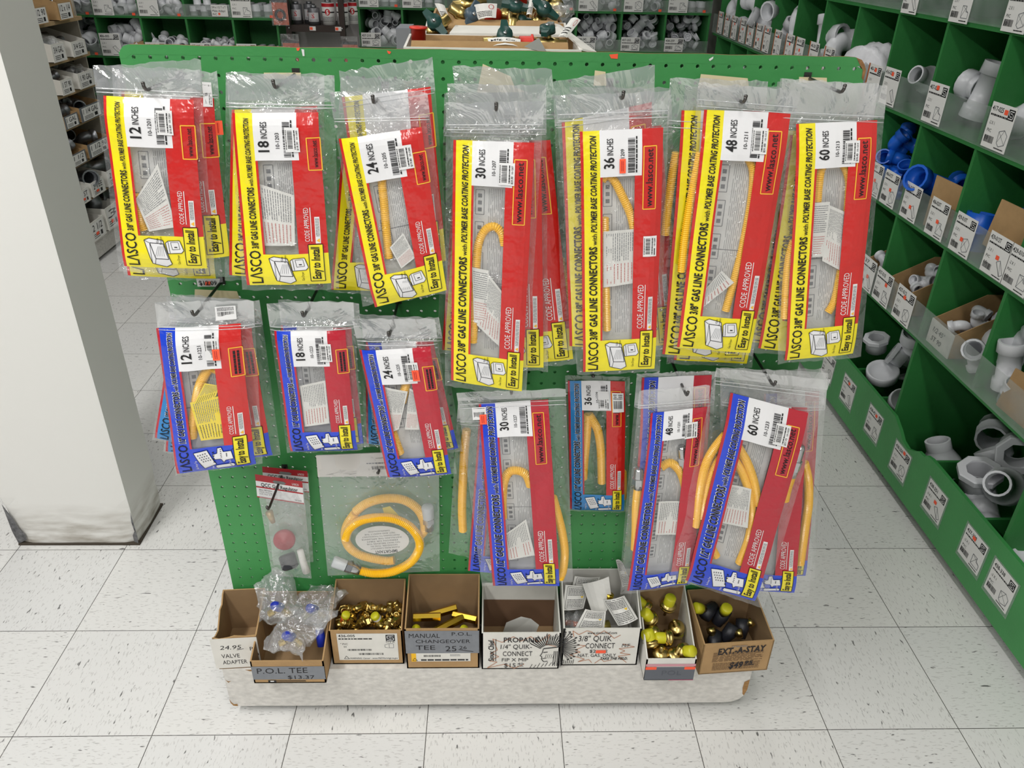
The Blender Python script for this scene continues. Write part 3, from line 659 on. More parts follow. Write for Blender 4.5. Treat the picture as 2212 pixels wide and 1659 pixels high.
B('yellow connector bag left behind the 30 inch one, lower corner showing', GY, 1.268, 1.268, [(960,200),(1150,200),(1120,770),(945,765)], [(985,310),(1150,312),(1110,760),(955,755)], 'yellow', '30', '10-1207', det=1, seed=18)
B('yellow connector bag left behind the 36 inch one, faded strip showing', GY, 1.224, 1.222, [(1195,178),(1415,139),(1405,762),(1216,756)], [(1213,263),(1408,220),(1398,752),(1230,746)], 'yellow', '36', '10-1209', det=1, seed=19)
B('yellow connector bag right behind the 36 inch one, swung outwards', GY, 1.246, 1.244, [(1230,190),(1450,190),(1468,752),(1290,775)], [(1250,290),(1428,270),(1460,739),(1298,762)], 'yellow', '36', '10-1209', det=1, hoses=[[(1432,420),(1446,500),(1456,570)]], seed=20)
B('yellow connector bag left behind the 48 inch one, hose at its edge', GY, 1.224, 1.222, [(1448,168),(1660,175),(1608,783),(1408,772)], [(1472,238),(1650,240),(1602,772),(1430,764)], 'yellow', '48', '10-1211', det=1, hoses=[[(1462,330),(1452,390),(1444,450),(1438,510)]], seed=21)
B('yellow connector bag below the 48 inch one, lower brand letters showing', GY, 1.246, 1.244, [(1480,185),(1690,190),(1625,796),(1440,786)], [(1494,268),(1680,275),(1612,784),(1455,776)], 'yellow', '48', '10-1211', det=1, seed=22)
B('yellow connector bag between the 48 and 60 inch ones, brand strip showing', GY, 1.224, 1.222, [(1686,172),(1900,180),(1806,775),(1618,762)], [(1704,290),(1882,290),(1796,765),(1637,751)], 'yellow', '60', '10-1213', det=1, seed=23)
B('yellow connector bag furthest back on the last upper hook', GY, 1.250, 1.250, [(1680,178),(1896,186),(1790,760),(1606,750)], [(1690,280),(1868,282),(1770,745),(1614,738)], 'yellow', '60', '10-1213', det=1, seed=24)
# --- lower row, front bags
bag('12 inch blue connector bag with a yellow leaflet, front of the first lower hook', GB, 1.196, 1.190, [(333,652),(547,650),(567,1004),(378,1027)], [(337,709),(521,697),(554,1001),(383,1022.5)], 'redblue', '12', '10-1221',
    hoses=[[(486,806),(470,800),(452,797),(438,818),(427,852),(419,905),(415,945)]], leaf=[([(446,822),(478,828),(470,850),(420,872)], YPAPER, 1), ([(414,864),(480,849),(491,940),(438,946)], YPAPER, 1)], price=[BAR(.57,.14,.17,.28), (.72,-.23,.24,.17,WHITE,'barh'), OS(.66,.27)], seed=31, zipt=.13)
bag('18 inch blue connector bag, front of the second lower hook', GB, 1.204, 1.200, [(575,655),(763,652),(784,973),(620,980)], [(593.6,710.6),(747,710),(773,970),(629,972)], 'blue', '18', '10-1223',
    leaf=[([(650,828),(705,815),(714,908),(661,916)], PAPER, 1)], price=[BAR(.62,.18,.17,.28)], seed=32, zipt=.14)
bag('24 inch blue connector bag, front of the third lower hook', GB, 1.200, 1.192, [(760,690),(939,690),(987,1025),(834,1036)], [(776.5,754),(930,745),(975,1023),(838,1030)], 'blue', '24', '10-1225',
    hoses=[[(882,812),(876,836),(868,868)], [(832,872),(837,890),(843,915),(852,947),(864,980)]], leaf=[([(830,831),(882,840),(863,920),(850,926)], PAPER, 1), ([(886,833),(895,838),(907,922),(876,921)], PAPER, 1)], price=[BAR(.62,.2,.17,.3), OS(.69,.32,.1,.17)], seed=33, zipt=.12)
bag('30 inch blue connector bag, middle of the lower row', GB, 1.206, 1.198, [(986,850),(1222,840),(1238,1258),(1041,1266)], [(1034,872),(1184,862.6),(1208.6,1266),(1065,1265)], 'blue', '30', '10-1227',
    hoses=[[(1146,1050),(1138,1027),(1122,1017),(1100,1020),(1088,1045),(1085,1085),(1086,1120)], [(1194,1075),(1204,1110),(1215,1155),(1220,1195),(1217,1232),(1210,1252)]], leaf=[([(1090,1147),(1136,1115),(1155,1193),(1099,1203)], PAPER, 1)], price=[(-.10,.05,.2,.2,WHITE,'barh'), OS(.0,.17,.1,.15)], seed=34, zipt=.05)
bag('36 inch sky blue connector bag, small and set back below the yellow 36 inch one', GB, 1.290, 1.290, [(1221,812),(1361,815),(1356,1108),(1228,1104)], [(1226.5,822),(1350,823.5),(1347,1101),(1231,1098)], 'sky', '36', '10-1229',
    hoses=[[(1270,895),(1266,955),(1262,1000),(1260,1035)], [(1272,895),(1283,912),(1292,932),(1298,975),(1300,1042)], [(1345,1020),(1346,1050),(1345,1080)]], price=[BAR(.52,.2,.2,.32), (.77,.22,.2,.34,WHITE,'barh')], seed=35, zipt=0, insert=False)
bag('48 inch blue connector bag, metal nut showing at its left edge', GB, 1.206, 1.200, [(1381,846),(1534,833),(1515,1262),(1340,1286)], [(1406,892),(1527.6,878),(1490,1259),(1354,1273)], 'blue', '48', '10-1231',
    hoses=[[(1379,1057),(1375,1098),(1374,1148),(1372,1190)], [(1428,1008),(1448,1000),(1470,1020),(1481,1055),(1480,1080)]], ends=[(1379,1057,1381,1015), (1480,1012,1472,964)], leaf=[([(1421,1076),(1479,1076),(1467,1148),(1413,1148)], PAPER, 1)], price=[BAR(.62,.25,.22,.3)], seed=36, zipt=.06)
bag('60 inch blue connector bag, tilted, looped hoses beside its strip', GB, 1.192, 1.184, [(1548,796),(1794,822),(1650,1315),(1447,1247)], [(1578,848),(1745,890),(1629,1295),(1480,1251)], 'blue', '60', '10-1233',
    hoses=[[(1568,940),(1548,965),(1529,998),(1518,1035),(1511,1081),(1505,1140)], [(1575,965),(1553,995),(1536,1032),(1526,1075),(1519,1120)], [(1586,950),(1598,972),(1613,998),(1628,1040),(1637,1090)], [(1580,985),(1590,998),(1608,1030),(1621,1074),(1624,1114),(1617,1165),(1597,1218)], [(1530,1165),(1538,1185),(1548,1204)], [(1711,1032),(1703,1055),(1696,1085)]], ends=[(1711,1032,1733,966)], leaf=[([(1577,1040),(1620,1050),(1612,1134),(1553,1121)], PAPER, 1)], price=[BAR(.62,.2,.19,.28)], seed=37, zipt=.05)
# --- lower row, behind
B('blue connector bag right behind the 12 inch blue one, yellow flash showing', GB, 1.222, 1.220, [(358,640),(560,650),(606,985),(420,1005)], [(366,712),(545,702),(590,981),(425,1002)], 'redblue', '12', '10-1221', det=1, seed=41)
B('sky blue connector bag left behind the 12 inch blue one, brand corner showing', GB, 1.246, 1.246, [(370,635),(540,648),(500,975),(328,952)], [(376,705),(530,716),(488,965),(335,944)], 'sky', '12', '10-1221', det=1, seed=42)
B('sky blue connector bag at the left below the brand corner of another one', GB, 1.270, 1.270, [(380,640),(545,652),(520,992),(352,978)], [(386,710),(536,720),(508,985),(358,975)], 'sky', '12', '10-1221', det=1, seed=43)
B('blue connector bag right behind the 18 inch blue one', GB, 1.228, 1.226, [(600,648),(775,655),(797,965),(640,975)], [(606,702),(760,704),(786,955),(645,965)], 'blue', '18', '10-1223', det=1, seed=44)
B('sky blue connector bag left behind the 24 inch blue one', GB, 1.250, 1.250, [(782,690),(930,690),(930,970),(785,965)], [(790,742),(920,742),(920,960),(793,955)], 'sky', '24', '10-1225', det=1, seed=45)
B('blue connector bag right behind the 24 inch blue one', GB, 1.226, 1.222, [(775,680),(948,688),(1000,975),(845,990)], [(790,738),(936,732),(990,966),(850,980)], 'blue', '24', '10-1225', det=1, seed=46)
B('blue connector bag left behind the 30 inch blue one, white capped hose end showing', GB, 1.232, 1.228, [(990,860),(1170,850),(1150,1240),(969,1195)], [(1036,880),(1170,880),(1135,1245),(1011,1233)], 'blue', '30', '10-1227', det=1, hoses=[[(1008,930),(1003,980),(1000,1040),(998,1100),(1000,1150)]], ends=[(1036,1110,1027,1075)], seed=47)
B('blue connector bag behind the 48 inch blue one, upper corner showing', GB, 1.232, 1.230, [(1376,808),(1548,802),(1520,1240),(1340,1245)], [(1387,816),(1538,810),(1505,1225),(1362,1232)], 'blue', '48', '10-1231', det=1, seed=48)
B('blue connector bag behind the 60 inch blue one, hose loop at its right', GB, 1.220, 1.216, [(1556,794),(1790,806),(1748,1290),(1560,1284)], [(1608,868),(1742,878),(1714,1277),(1572,1266)], 'blue', '60', '10-1233', det=1, hoses=[[(1738,1000),(1747,1040),(1748,1090),(1741,1140),(1730,1220)]], seed=49)
B('blue connector bag furthest back on the last lower hook', GB, 1.246, 1.244, [(1600,800),(1785,798),(1760,1255),(1590,1250)], [(1650,850),(1770,845),(1738,1240),(1610,1240)], 'blue', '60', '10-1233', det=1, seed=50)
HK = 'wire hook holding the %s'
for u, v, y, l in [(309,181,1.183,'12 inch yellow bags'), (590,176,1.183,'18 inch yellow bags'), (805,209,1.180,'24 inch yellow bags'), (1072,225,1.178,'30 inch yellow bags'), (1347,200,1.180,'36 inch yellow bags'), (1611,209,1.180,'48 inch yellow bags'), (1825,186,1.180,'60 inch yellow bags'),
                   (415,674,1.172,'12 inch blue bags'), (653,676,1.180,'18 inch blue bags'), (839,719,1.174,'24 inch blue bags'), (1105,845,1.19,'30 inch blue bags'), (1282,813,1.268,'sky blue 36 inch bag'), (1486,848,1.186,'48 inch blue bags'), (1675,826,1.168,'60 inch blue bags'),
                   (577,1096,1.186,'gas regulators'), (816,1022,1.262,'coiled hose bag')]:
    hook(u, v, y, HK % l, .010 if y < 1.2 else .006)
# ---------------------------------------------------------------- regulators and the coiled hose in their bags
HDR = mat('dark_red_header', (172, 36, 44), .5); REG = mat('red_regulator_cap', (160, 26, 40), .4); BLK = mat('black_plastic', (34, 35, 42), .45)
HAZY = film('hazy_poly_bag', milk=.12, gloss=.12, rough=.12, bump=1.0, bscale=16)
def regulator(label, y, head, pouch, inner, seed):
    S = Sheet(pouch, y, y, .014, seed); hq = [S.xz(u, v) for u, v in head]
    t = thing('bagged_regulator', label, 'regulator', S.pt(*lerpq(hq, .5, 0), 0), 'bagged gas regulators')
    mb = MB()
    def P(u, v, lift=0): x, z = lerpq(hq, u, v); return S.pt(x, z, .0012+lift)
    A = Art(mb, P, .0004, .5); A.rect(0, 0, 1, .28, HDR, 0); A.rect(0, .28, 1, 1, WHITE, 0); A.rect(0, .5, 1, .56, HDR, 1); A.rect(0, .95, 1, 1, HDR, 1)
    A.poly([(.36, .2), (.40, .14), (.60, .14), (.65, .2), (.6, .27), (.40, .27)], mat('punched_slot', (120, 122, 120), .8), 1)
    A.text('LΛSCO', .78, .22, .09, WHITE, 2, length=.14, bold=.01); A.text('QCC Gas Regulator', .11, .48, .15, BLACK, 2, length=.78, bold=.012)
    for i, s_ in enumerate(('Shut Off Valve', 'Tank Fitting', 'Soft Nut 4-7')): A.text(s_, .06, .66+.09*i, .06, BLACK, 2, length=.27)
    A.text('10-2049', .82, .9, .06, BLACK, 2, length=.13); A.mb.build('header_card', t)
    n, m_ = 6, 10; mb = MB(); fr = []; bk = []
    for j in range(m_+1):
        for i in range(n+1):
            x, z = lerpq(S.q, i/n, j/m_); d = S.disp(x, z); e = i in (0, n) or j == m_
            fr.append(S.pt(x, z, 0 if e else d)); bk.append(S.pt(x, z, -.0005 if e else -d))
    fs = [(j*(n+1)+i, j*(n+1)+i+1, (j+1)*(n+1)+i+1, (j+1)*(n+1)+i) for j in range(m_) for i in range(n)]
    mb.add(fr, fs, HAZY, True); mb.add(bk, [f[::-1] for f in fs], HAZY, True); mb.build('pouch', t)
    if inner:
        (dx, dz), (kx, kz), (ta, tb) = S.xz(*inner[0]), S.xz(*inner[1]), (S.xz(*inner[2]), S.xz(*inner[3]))
        M_ = Matrix.Translation(S.pt(dx, dz, -.006)) @ Vector((.15, -1, .25)).to_track_quat('Z', 'Y').to_matrix().to_4x4()
        mb = MB(); mb.lathe([(0, 0), (.021, 0), (.0225, .003), (.0225, .010), (.019, .014), (.008, .015), (.007, .017), (0, .017)], REG, 24, M_); mb.build('regulator_cap', t)
        M_ = Matrix.Translation(S.pt(kx, kz, -.004)) @ Vector((.3, -.5, -.85)).to_track_quat('Z', 'Y').to_matrix().to_4x4()
        mb = MB(); mb.lathe([(0, -.016), (.016, -.016), (.018, -.013), (.018, .012), (.014, .016), (0, .016)], BLK, 18, M_, nfun=lambda k: 1 if k % 2 else .95); mb.build('coupling_nut', t)
        mb = MB(); mb.tube([S.pt(*ta, 0), S.pt((ta[0]+tb[0])/2, (ta[1]+tb[1])/2, .002), S.pt(*tb, 0)], [.007, .0075, .0085], PAPER, 10); mb.build('instruction_roll', t)
        a_, b_ = S.xz(*inner[4]), S.xz(*inner[5]); mb = MB(); mb.tube([S.pt(*a_, 0), S.pt(*b_, 0)], [.008, .005], mat('tan_brass_stem', (190, 165, 120), .4, .4), 10); mb.build('stem', t)
regulator('bagged gas regulator with red cap, front of its hook', 1.272, [(551,1023.4),(653,1039),(657,1088.5),(556,1073)], [(552,1030),(655,1045),(673,1250),(588,1243)], [(613.6,1167),(622.6,1216),(648,1188),(662,1235),(581,1106),(590,1128)], 61)
regulator('bagged gas regulator half hidden behind the front one', 1.300, [(566.6,1007),(664,1017),(668,1063),(570,1052)], [(568,1012),(666,1022),(677,1214),(590,1222)], None, 62)

def coil_bag():
    y = 1.283; S = Sheet([(683,983),(948,974),(950,1234),(708,1244)], y, y, .016, 63)
    t = thing('coiled_hose_bag', 'clear bag with a coiled yellow hose and white stapled header', 'bag', S.pt(*lerpq(S.q, .5, 0), 0))
    hq = [S.xz(u, v) for u, v in [(683,983),(947,972),(958,1026),(687,1029.5)]]; mb = MB()
    def P(u, v, lift=0): x, z = lerpq(hq, u, v); return S.pt(x, z, .0015+lift)
    A = Art(mb, P, .0004, .3); A.rect(0, 0, 1, 1, mat('white_header_card', (216, 212, 206), .8), 0); A.rect(0, 0, 1, 1, WHITE, -4)
    A.scribble(.40, .40, .60, .46, 1, GREYINK, 1, 'u', 3, .8); A.bars(.44, .56, .60, .70, BLACK, 1, 'u', 6)
    A.line((.07, .89), (.125, .85), .008, DARKWIRE); A.line((.25, .9), (.31, .85), .008, DARKWIRE); A.line((.48, .22), (.58, .2), .012, DARKWIRE); mb.build('header_card', t)
    n, m_ = 10, 10; mb = MB(); fr = []; bk = []
    for j in range(m_+1):
        for i in range(n+1):
            x, z = lerpq(S.q, i/n, j/m_); d = S.disp(x, z)+.004*math.sin(i*1.9)*max(0, 1-j/6); e = i in (0, n) or j == m_
            fr.append(S.pt(x, z, 0 if e else d)); bk.append(S.pt(x, z, -.0005 if e else -S.disp(x, z)))
    fs = [(j*(n+1)+i, j*(n+1)+i+1, (j+1)*(n+1)+i+1, (j+1)*(n+1)+i) for j in range(m_) for i in range(n)]
    mb.add(fr, fs, MATS['coil_bag_film'], True); mb.add(bk, [f[::-1] for f in fs], MATS['coil_bag_film'], True); mb.build('pouch', t)
    px = [(926,1132),(929,1150),(924,1166),(914,1160),(916,1130),(900,1100),(868,1083),(828,1081),(790,1090),(766,1110),(748,1140),(745,1160),(752,1182),(778,1203),(815,1212),(858,1214),
          (890,1200),(905,1175),(903,1150),(880,1126),(850,1113),(815,1111),(780,1118),(754,1138)]
    px2 = [(754,1138),(747,1160),(754,1182),(778,1202),(815,1211)]
    def smooth(pts, off):
        P3 = [Vector((*S.xz(u, v), 0)) for u, v in pts]; out = []
        for i in range(len(P3)-1):
            p0, p1, p2, p3 = P3[max(0, i-1)], P3[i], P3[i+1], P3[min(len(P3)-1, i+2)]
            L = (p2-p1).length; k = max(2, int(L/.0017))
            for q in range(k):
                s = q/k; v = .5*((2*p1)+(p2-p0)*s+(2*p0-5*p1+4*p2-p3)*s*s+(3*p1-p0-3*p2+p3)*s**3); out.append(v)
        return [S.pt(v.x, v.y, off(i/len(out))) for i, v in enumerate(out)]
    c1 = smooth([(902,1165),(916,1150),(914,1125),(898,1100),(868,1083),(828,1081),(790,1092),(766,1110)], lambda f: -.006)
    c2 = smooth([(766,1112),(750,1135),(745,1160),(754,1184),(780,1202),(830,1213),(852,1212)], lambda f: -.004+.001*f)
    c3 = smooth([(748,1158),(756,1136),(780,1119),(815,1112),(852,1115),(884,1130),(904,1155),(906,1180),(888,1208),(850,1228),(810,1232),(778,1226)], lambda f: .009)
    for c in (c1, c2, c3):
        mb = MB(); mb.tube(c, [.0098 if i % 2 else .0086 for i in range(len(c))], HOSE, 12, True, False); mb.build('hose', t)
    def fitting(a, b, off):
        A3, B3 = S.pt(*S.xz(*a), off), S.pt(*S.xz(*b), off); d = B3-A3; L = d.length
        M_ = Matrix.Translation(A3) @ d.to_track_quat('Z', 'Y').to_matrix().to_4x4(); mb = MB()
        mb.lathe([(0, 0), (.0108, 0), (.0112, L*.3)], STEEL, 14, M_); mb.lathe([(.0112, L*.28), (.0135, L*.3), (.0135, L*.5), (.0112, L*.52)], STEEL, 6, M_, False)
        mb.lathe([(.0125, L*.52), (.0130, L*.95), (.011, L), (0, L)], mat('frosted_cap', (196, 200, 202), .3), 14, M_); mb.build('end_fitting', t)
    fitting((778,1226), (720,1206), .009); fitting((927,1146), (923,1096), -.004)
    # oval instruction tag lying inside the loop, printed upside down
    cx, cz = S.xz(826, 1166); mb = MB()
    def PT(u, v, lift=0): return S.pt(cx-(u*.97+v*.14)*.058, cz+(v*.97-u*.14)*.040, .0015+lift)
    A = Art(mb, PT, .0004, .5); A.poly([(math.cos(2*PI*k/28), math.sin(2*PI*k/28)) for k in range(28)], PAPER, 0)
    A.text('IMPORTANT', 0, .80-1.5, .20, BLACK, 1, bold=.03, length=.86, align='c')
    for i, (s_, l) in enumerate([('PLEASE READ CAREFULLY', 1.1), ('HOWEVER, THIS IN', 1.0), ('NO WAY RELIEVES THE', 1.25), ('PERSON OR FIRM', 1.15), ('INSTALLING THE APPLIANCE', 1.5), ('FROM HAVING TO THOROUGHLY', 1.4), ('TEST AND INSPECT THE', 1.15), ('COMPLETED INSTALLATION', .8)]):
        A.text(s_, 0, -.5+.17*i, .09, BLACK, 1, length=l, align='c')
    mb.build('instruction_tag', t)
    mb = MB(); q = [S.pt(*S.xz(u, v), -.001) for u, v in [(826,1098),(842,1094),(872,1125),(848,1116),(830,1112)]]; mb.add(q, [(0, 1, 2, 3, 4)], mat('yellow_tag', (214, 200, 60), .6)); mb.build('yellow_tag', t)
film('coil_bag_film', milk=.10, gloss=.13, rough=.1, bump=1.1, bscale=12)
coil_bag()
# ---------------------------------------------------------------- open cartons standing on the ledge
GAFF = mat('grey_duct_tape', (128, 132, 138), .55, var=.08, scale=60)
OCHRE = mat('brown_pencil', (186, 122, 84), .8); INK = mat('marker_ink', (30, 28, 32), .7)
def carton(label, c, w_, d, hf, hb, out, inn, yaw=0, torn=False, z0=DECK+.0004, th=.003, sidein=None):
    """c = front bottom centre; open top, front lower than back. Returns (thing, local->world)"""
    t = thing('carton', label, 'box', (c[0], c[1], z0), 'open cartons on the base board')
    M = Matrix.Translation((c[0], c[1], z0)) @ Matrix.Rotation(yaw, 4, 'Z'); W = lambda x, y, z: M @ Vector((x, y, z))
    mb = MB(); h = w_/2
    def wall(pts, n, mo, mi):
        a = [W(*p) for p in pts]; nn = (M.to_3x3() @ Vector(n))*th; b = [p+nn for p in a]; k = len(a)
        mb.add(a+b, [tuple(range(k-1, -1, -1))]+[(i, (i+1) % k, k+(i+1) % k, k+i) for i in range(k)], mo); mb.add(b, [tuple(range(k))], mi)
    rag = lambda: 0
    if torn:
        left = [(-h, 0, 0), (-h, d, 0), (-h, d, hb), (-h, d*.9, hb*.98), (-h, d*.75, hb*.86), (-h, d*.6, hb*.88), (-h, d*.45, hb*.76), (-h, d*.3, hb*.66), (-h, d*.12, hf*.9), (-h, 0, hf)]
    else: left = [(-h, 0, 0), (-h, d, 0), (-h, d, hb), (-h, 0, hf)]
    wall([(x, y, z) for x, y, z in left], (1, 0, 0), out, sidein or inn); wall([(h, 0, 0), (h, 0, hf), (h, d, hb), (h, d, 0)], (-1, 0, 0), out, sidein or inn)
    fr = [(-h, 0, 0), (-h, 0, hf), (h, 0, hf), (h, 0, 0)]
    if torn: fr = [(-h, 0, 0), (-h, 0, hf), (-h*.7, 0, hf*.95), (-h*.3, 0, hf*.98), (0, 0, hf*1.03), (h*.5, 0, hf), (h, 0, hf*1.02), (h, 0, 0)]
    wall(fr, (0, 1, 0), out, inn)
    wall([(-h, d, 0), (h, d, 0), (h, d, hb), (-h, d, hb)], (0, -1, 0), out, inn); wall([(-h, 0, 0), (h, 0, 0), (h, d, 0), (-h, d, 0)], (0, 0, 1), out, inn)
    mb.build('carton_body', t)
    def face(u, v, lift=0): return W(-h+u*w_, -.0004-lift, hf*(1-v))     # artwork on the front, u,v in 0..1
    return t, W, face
def scale_art(t, name, face, w_, hf):
    mb = MB(); k = w_/hf                                    # art in box-width units
    return Art(mb, lambda u, v, lift=0: face(u, v*k, lift), .0003, 9), 1/k, mb
def emblem(A, u, v, s, l=3):
    """black rounded maze-like mark printed on the fitting labels"""
    A.rect(u, v, u+s, v+s, BLACK, l)
    for a, b, c, d in ((.12,.12,.88,.2),(.12,.12,.2,.6),(.12,.52,.3,.6),(.8,.4,.88,.88),(.12,.8,.88,.88),(.7,.4,.88,.48),(.36,.32,.64,.4),(.36,.6,.64,.68)): A.rect(u+s*a, v+s*b, u+s*c, v+s*d, WHITE, l+1)
def starburst(A, pts, l=2): A.loop(pts, .008, OCHRE, l, False)

# 1 torn carton at the left end
t, W, f = carton('torn brown carton with white face, leftmost on the base board, empty', (-.545, 1.203), .093, .118, .096, .122, CARD, CARDIN, .06, True)
A, H, mb = scale_art(t, '', f, .093, .096); A.rect(-.06, .02, 1, 1.0, WCARD, 1)
A.text('24.95', .12, .38, .13, INK, length=.5, shear=.2, bold=.004); A.line((.5, .41), (.66, .38), .014, INK); A.text('VALVE', .12, .66, .13, INK, length=.42, bold=.004); A.text('ADAPTER', .12, .87, .13, INK, length=.56, bold=.004); A.text('P', .80, .45, .12, INK, bold=.004); A.text('O', .86, .64, .12, INK); A.text('L', .88, .84, .12, INK)
mb.build('paper_face', t)
# 2 P.O.L. tee
t, W, f = carton('brown carton with grey tape marked P.O.L. TEE, standing furthest forward', (-.4275, 1.162), .155, .155, .068, .118, CARD, CARDIN, 0)
A, H, mb = scale_art(t, '', f, .155, .068); A.rect(0, .10, 1, .36, GAFF, 1); A.text('P.O.L. TEE', .07, .24, .105, INK, length=.7, bold=.002, shear=.05, ang=.02); A.text('$13.37', .48, .35, .07, INK, length=.37, bold=.002); A.rect(.2, .375, .31, .415, BLACK, 1); A.rect(.23, .385, .28, .405, WHITE, 2); A.rect(.31, .385, .72, .4, BLACK, 1); mb.build('tape_sign', t)
# 3 436-005
t, W, f = carton('brown carton with printed 436-005 label holding brass fittings', (-.265, 1.212), .158, .112, .104, .148, CARD, CARDIN, 0)
A, H, mb = scale_art(t, '', f, .158, .104); A.rect(.10, .05, .93, .57, WCARD, 1); A.text('436-005', .12, .115, .045, BLACK, length=.23, bold=.012); A.scribble(.12, .135, .58, .17, 1, BLACK, 2, 'u', 4, .6); A.text('" PVC', .14, .27, .035, BLACK, length=.1); A.text('50', .18, .32, .03, BLACK)
emblem(A, .77, .075, .125, 2); A.text('U.S.A', .77, .23, .025, BLACK, length=.12); A.loop([(.75, .27), (.80, .25), (.87, .25), (.87, .33), (.80, .33), (.75, .32)], .006, GREYINK); A.line((.81, .25), (.81, .33), .006, GREYINK)
A.bars(.23, .35, .56, .385, BLACK, 2, 'u', 3); A.bars(.38, .43, .73, .47, BLACK, 2, 'u', 8); A.loop([(.17, .545), (.2, .49), (.24, .545)], .007, BLACK); A.text('WARNING: Cancer - www.P65Warnings.ca.gov', .25, .55, .028, BLACK, length=.67, shear=.2, bold=.01); mb.build('printed_label', t)
# 4 manual changeover
t, W, f = carton('brown carton with grey tape marked MANUAL CHANGEOVER TEE', (-.0985, 1.199), .160, .122, .122, .165, CARD, CARDIN, 0)
A, H, mb = scale_art(t, '', f, .160, .122); A.rect(0, .03, 1, .46, GAFF, 1); A.text('MANUAL', .05, .16, .08, INK, length=.42, bold=.003, shear=.05); A.text('P.O.L.', .63, .12, .065, INK, length=.27, bold=.003); A.text('CHANGEOVER', .14, .26, .065, INK, length=.74, bold=.003); A.text('TEE', .14, .39, .085, INK, length=.26, bold=.003); A.text('25', .54, .42, .10, INK, length=.15, bold=.003); A.text('26', .73, .38, .06, INK, length=.1, bold=.003); A.line((.72, .39), (.92, .43), .01, INK)
A.rect(.07, .46, .88, .62, WCARD, 1); A.rect(.07, .46, .135, .62, mat('yellow_label_band', (245, 190, 30), .6), 2); A.loop([(.085, .6), (.115, .55), (.15, .6)], .006, BLACK, 3); A.bars(.24, .49, .47, .53, BLACK, 2, 'u', 5); A.scribble(.2, .57, .85, .61, 1, BLACK, 2, 'u', 5, .7); A.scribble(.6, .48, .74, .52, 2, GREYINK, 2, 'u', 5, .4); mb.build('tape_sign', t)
def chief(A, u, v, s, part):
    """engraved head with a feather headdress, in pen strokes"""
    r = random.Random(2)
    if part == 'face':
        for i in range(16):
            a = -2.55+i*.115; r0, r1 = .30*s, (.62+.05*math.sin(i*2))*s
            cx, cy = u+.40*s, v+.52*s
            p0, p1 = (cx+r0*math.cos(a), cy+r0*math.sin(a)), (cx+r1*math.cos(a), cy+r1*math.sin(a))
            A.line(p0, p1, .012, BLACK); q = (p1[0]+.05*s*math.cos(a+.5), p1[1]+.05*s*math.sin(a+.5)); A.line(p1, q, .009, BLACK); A.line(((p0[0]+p1[0])/2, (p0[1]+p1[1])/2), (q[0]+.01, q[1]+.03*s), .005, BLACK)
        A.loop([(u+.22*s, v+.36*s), (u+.19*s, v+.52*s), (u+.14*s, v+.62*s), (u+.19*s, v+.65*s), (u+.18*s, v+.74*s), (u+.24*s, v+.84*s), (u+.34*s, v+.82*s)], .010, BLACK, close=False)
        A.line((u+.22*s, v+.5*s), (u+.33*s, v+.48*s), .013, BLACK); A.line((u+.2*s, v+.72*s), (u+.3*s, v+.71*s), .009, BLACK); A.line((u+.22*s, v+.36*s), (u+.6*s, v+.3*s), .016, BLACK)
        for i in range(5): A.line((u+(.3+.05*i)*s, v+.56*s), (u+(.27+.05*i)*s, v+.72*s), .005, BLACK)
        for i in range(5): A.line((u+(.5+.04*i)*s, v+.45*s), (u+(.48+.055*i)*s, v+1.0*s), .009, BLACK)
        for i in range(9): A.line((u+(-.12+.1*i)*s, v+(1.1-.02*i)*s), (u+(-.05+.1*i)*s, v+(.93-.02*i+.04*(i % 2))*s), .007, BLACK)
    else:
        for i in range(17):
            a = -1.15+i*.115; cx, cy = u-.35*s, v+.5*s; L = (.75+.05*math.sin(i*2.3))*s
            p0, p1 = (u, cy+(math.tan(a)*.2)*s), (cx+L*math.cos(a), cy+L*math.sin(a))
            if p1[0] > u: A.line(p0, p1, .008, BLACK); A.line((p1[0]-.06*s, p1[1]), p1, .016, BLACK); A.line((p0[0], p0[1]+.02*s), (p1[0]-.03*s, p1[1]+.03*s), .004, BLACK)
        for i in range(7): A.line((u+.05*i*s, v+1.12*s), (u+.05*i*s+.01, v+(.95+.02*(i % 3))*s), .008, BLACK)
# 5 propane quick connect
t, W, f = carton('white carton marked PROPANE QUIK-CONNECT, nearly empty', (.0725, 1.196), .171, .125, .112, .138, WCARD, WCARD, 0)
A, H, mb = scale_art(t, '', f, .171, .112)
starburst(A, [(.08, .62), (.2, .52), (.1, .5), (.22, .42), (.12, .36), (.2, .3), (.14, .1), (.26, .16), (.4, .06), (.5, .14), (.62, .06), (.72, .16), (.86, .02), (.82, .2), (.95, .24)]); starburst(A, [(.07, .63), (.3, .56), (.42, .64), (.55, .56)])
A.text('Sioux Chief', .155, .5, .07, BLACK, 2, 1, .02, 0, .38); A.line((.18, .5), (.18, .1), .008, BLACK)
A.text('PROPANE', .28, .16, .085, INK, length=.44, bold=.014); A.text('1/4" QUIK-', .24, .28, .08, INK, length=.4, bold=.002, shear=.05); A.text('CONNECT', .27, .41, .085, INK, length=.38, bold=.003); A.text('FIP X MIP', .26, .51, .06, INK, length=.34, bold=.003); A.text('$15', .29, .62, .075, INK, length=.15, bold=.006); A.text('40', .46, .58, .045, INK, length=.08, bold=.006); A.line((.46, .6), (.54, .6), .008, INK)
chief(A, .68, .10, .5, 'face'); mb.build('printed_face', t)
mb = MB(); h5 = .0853
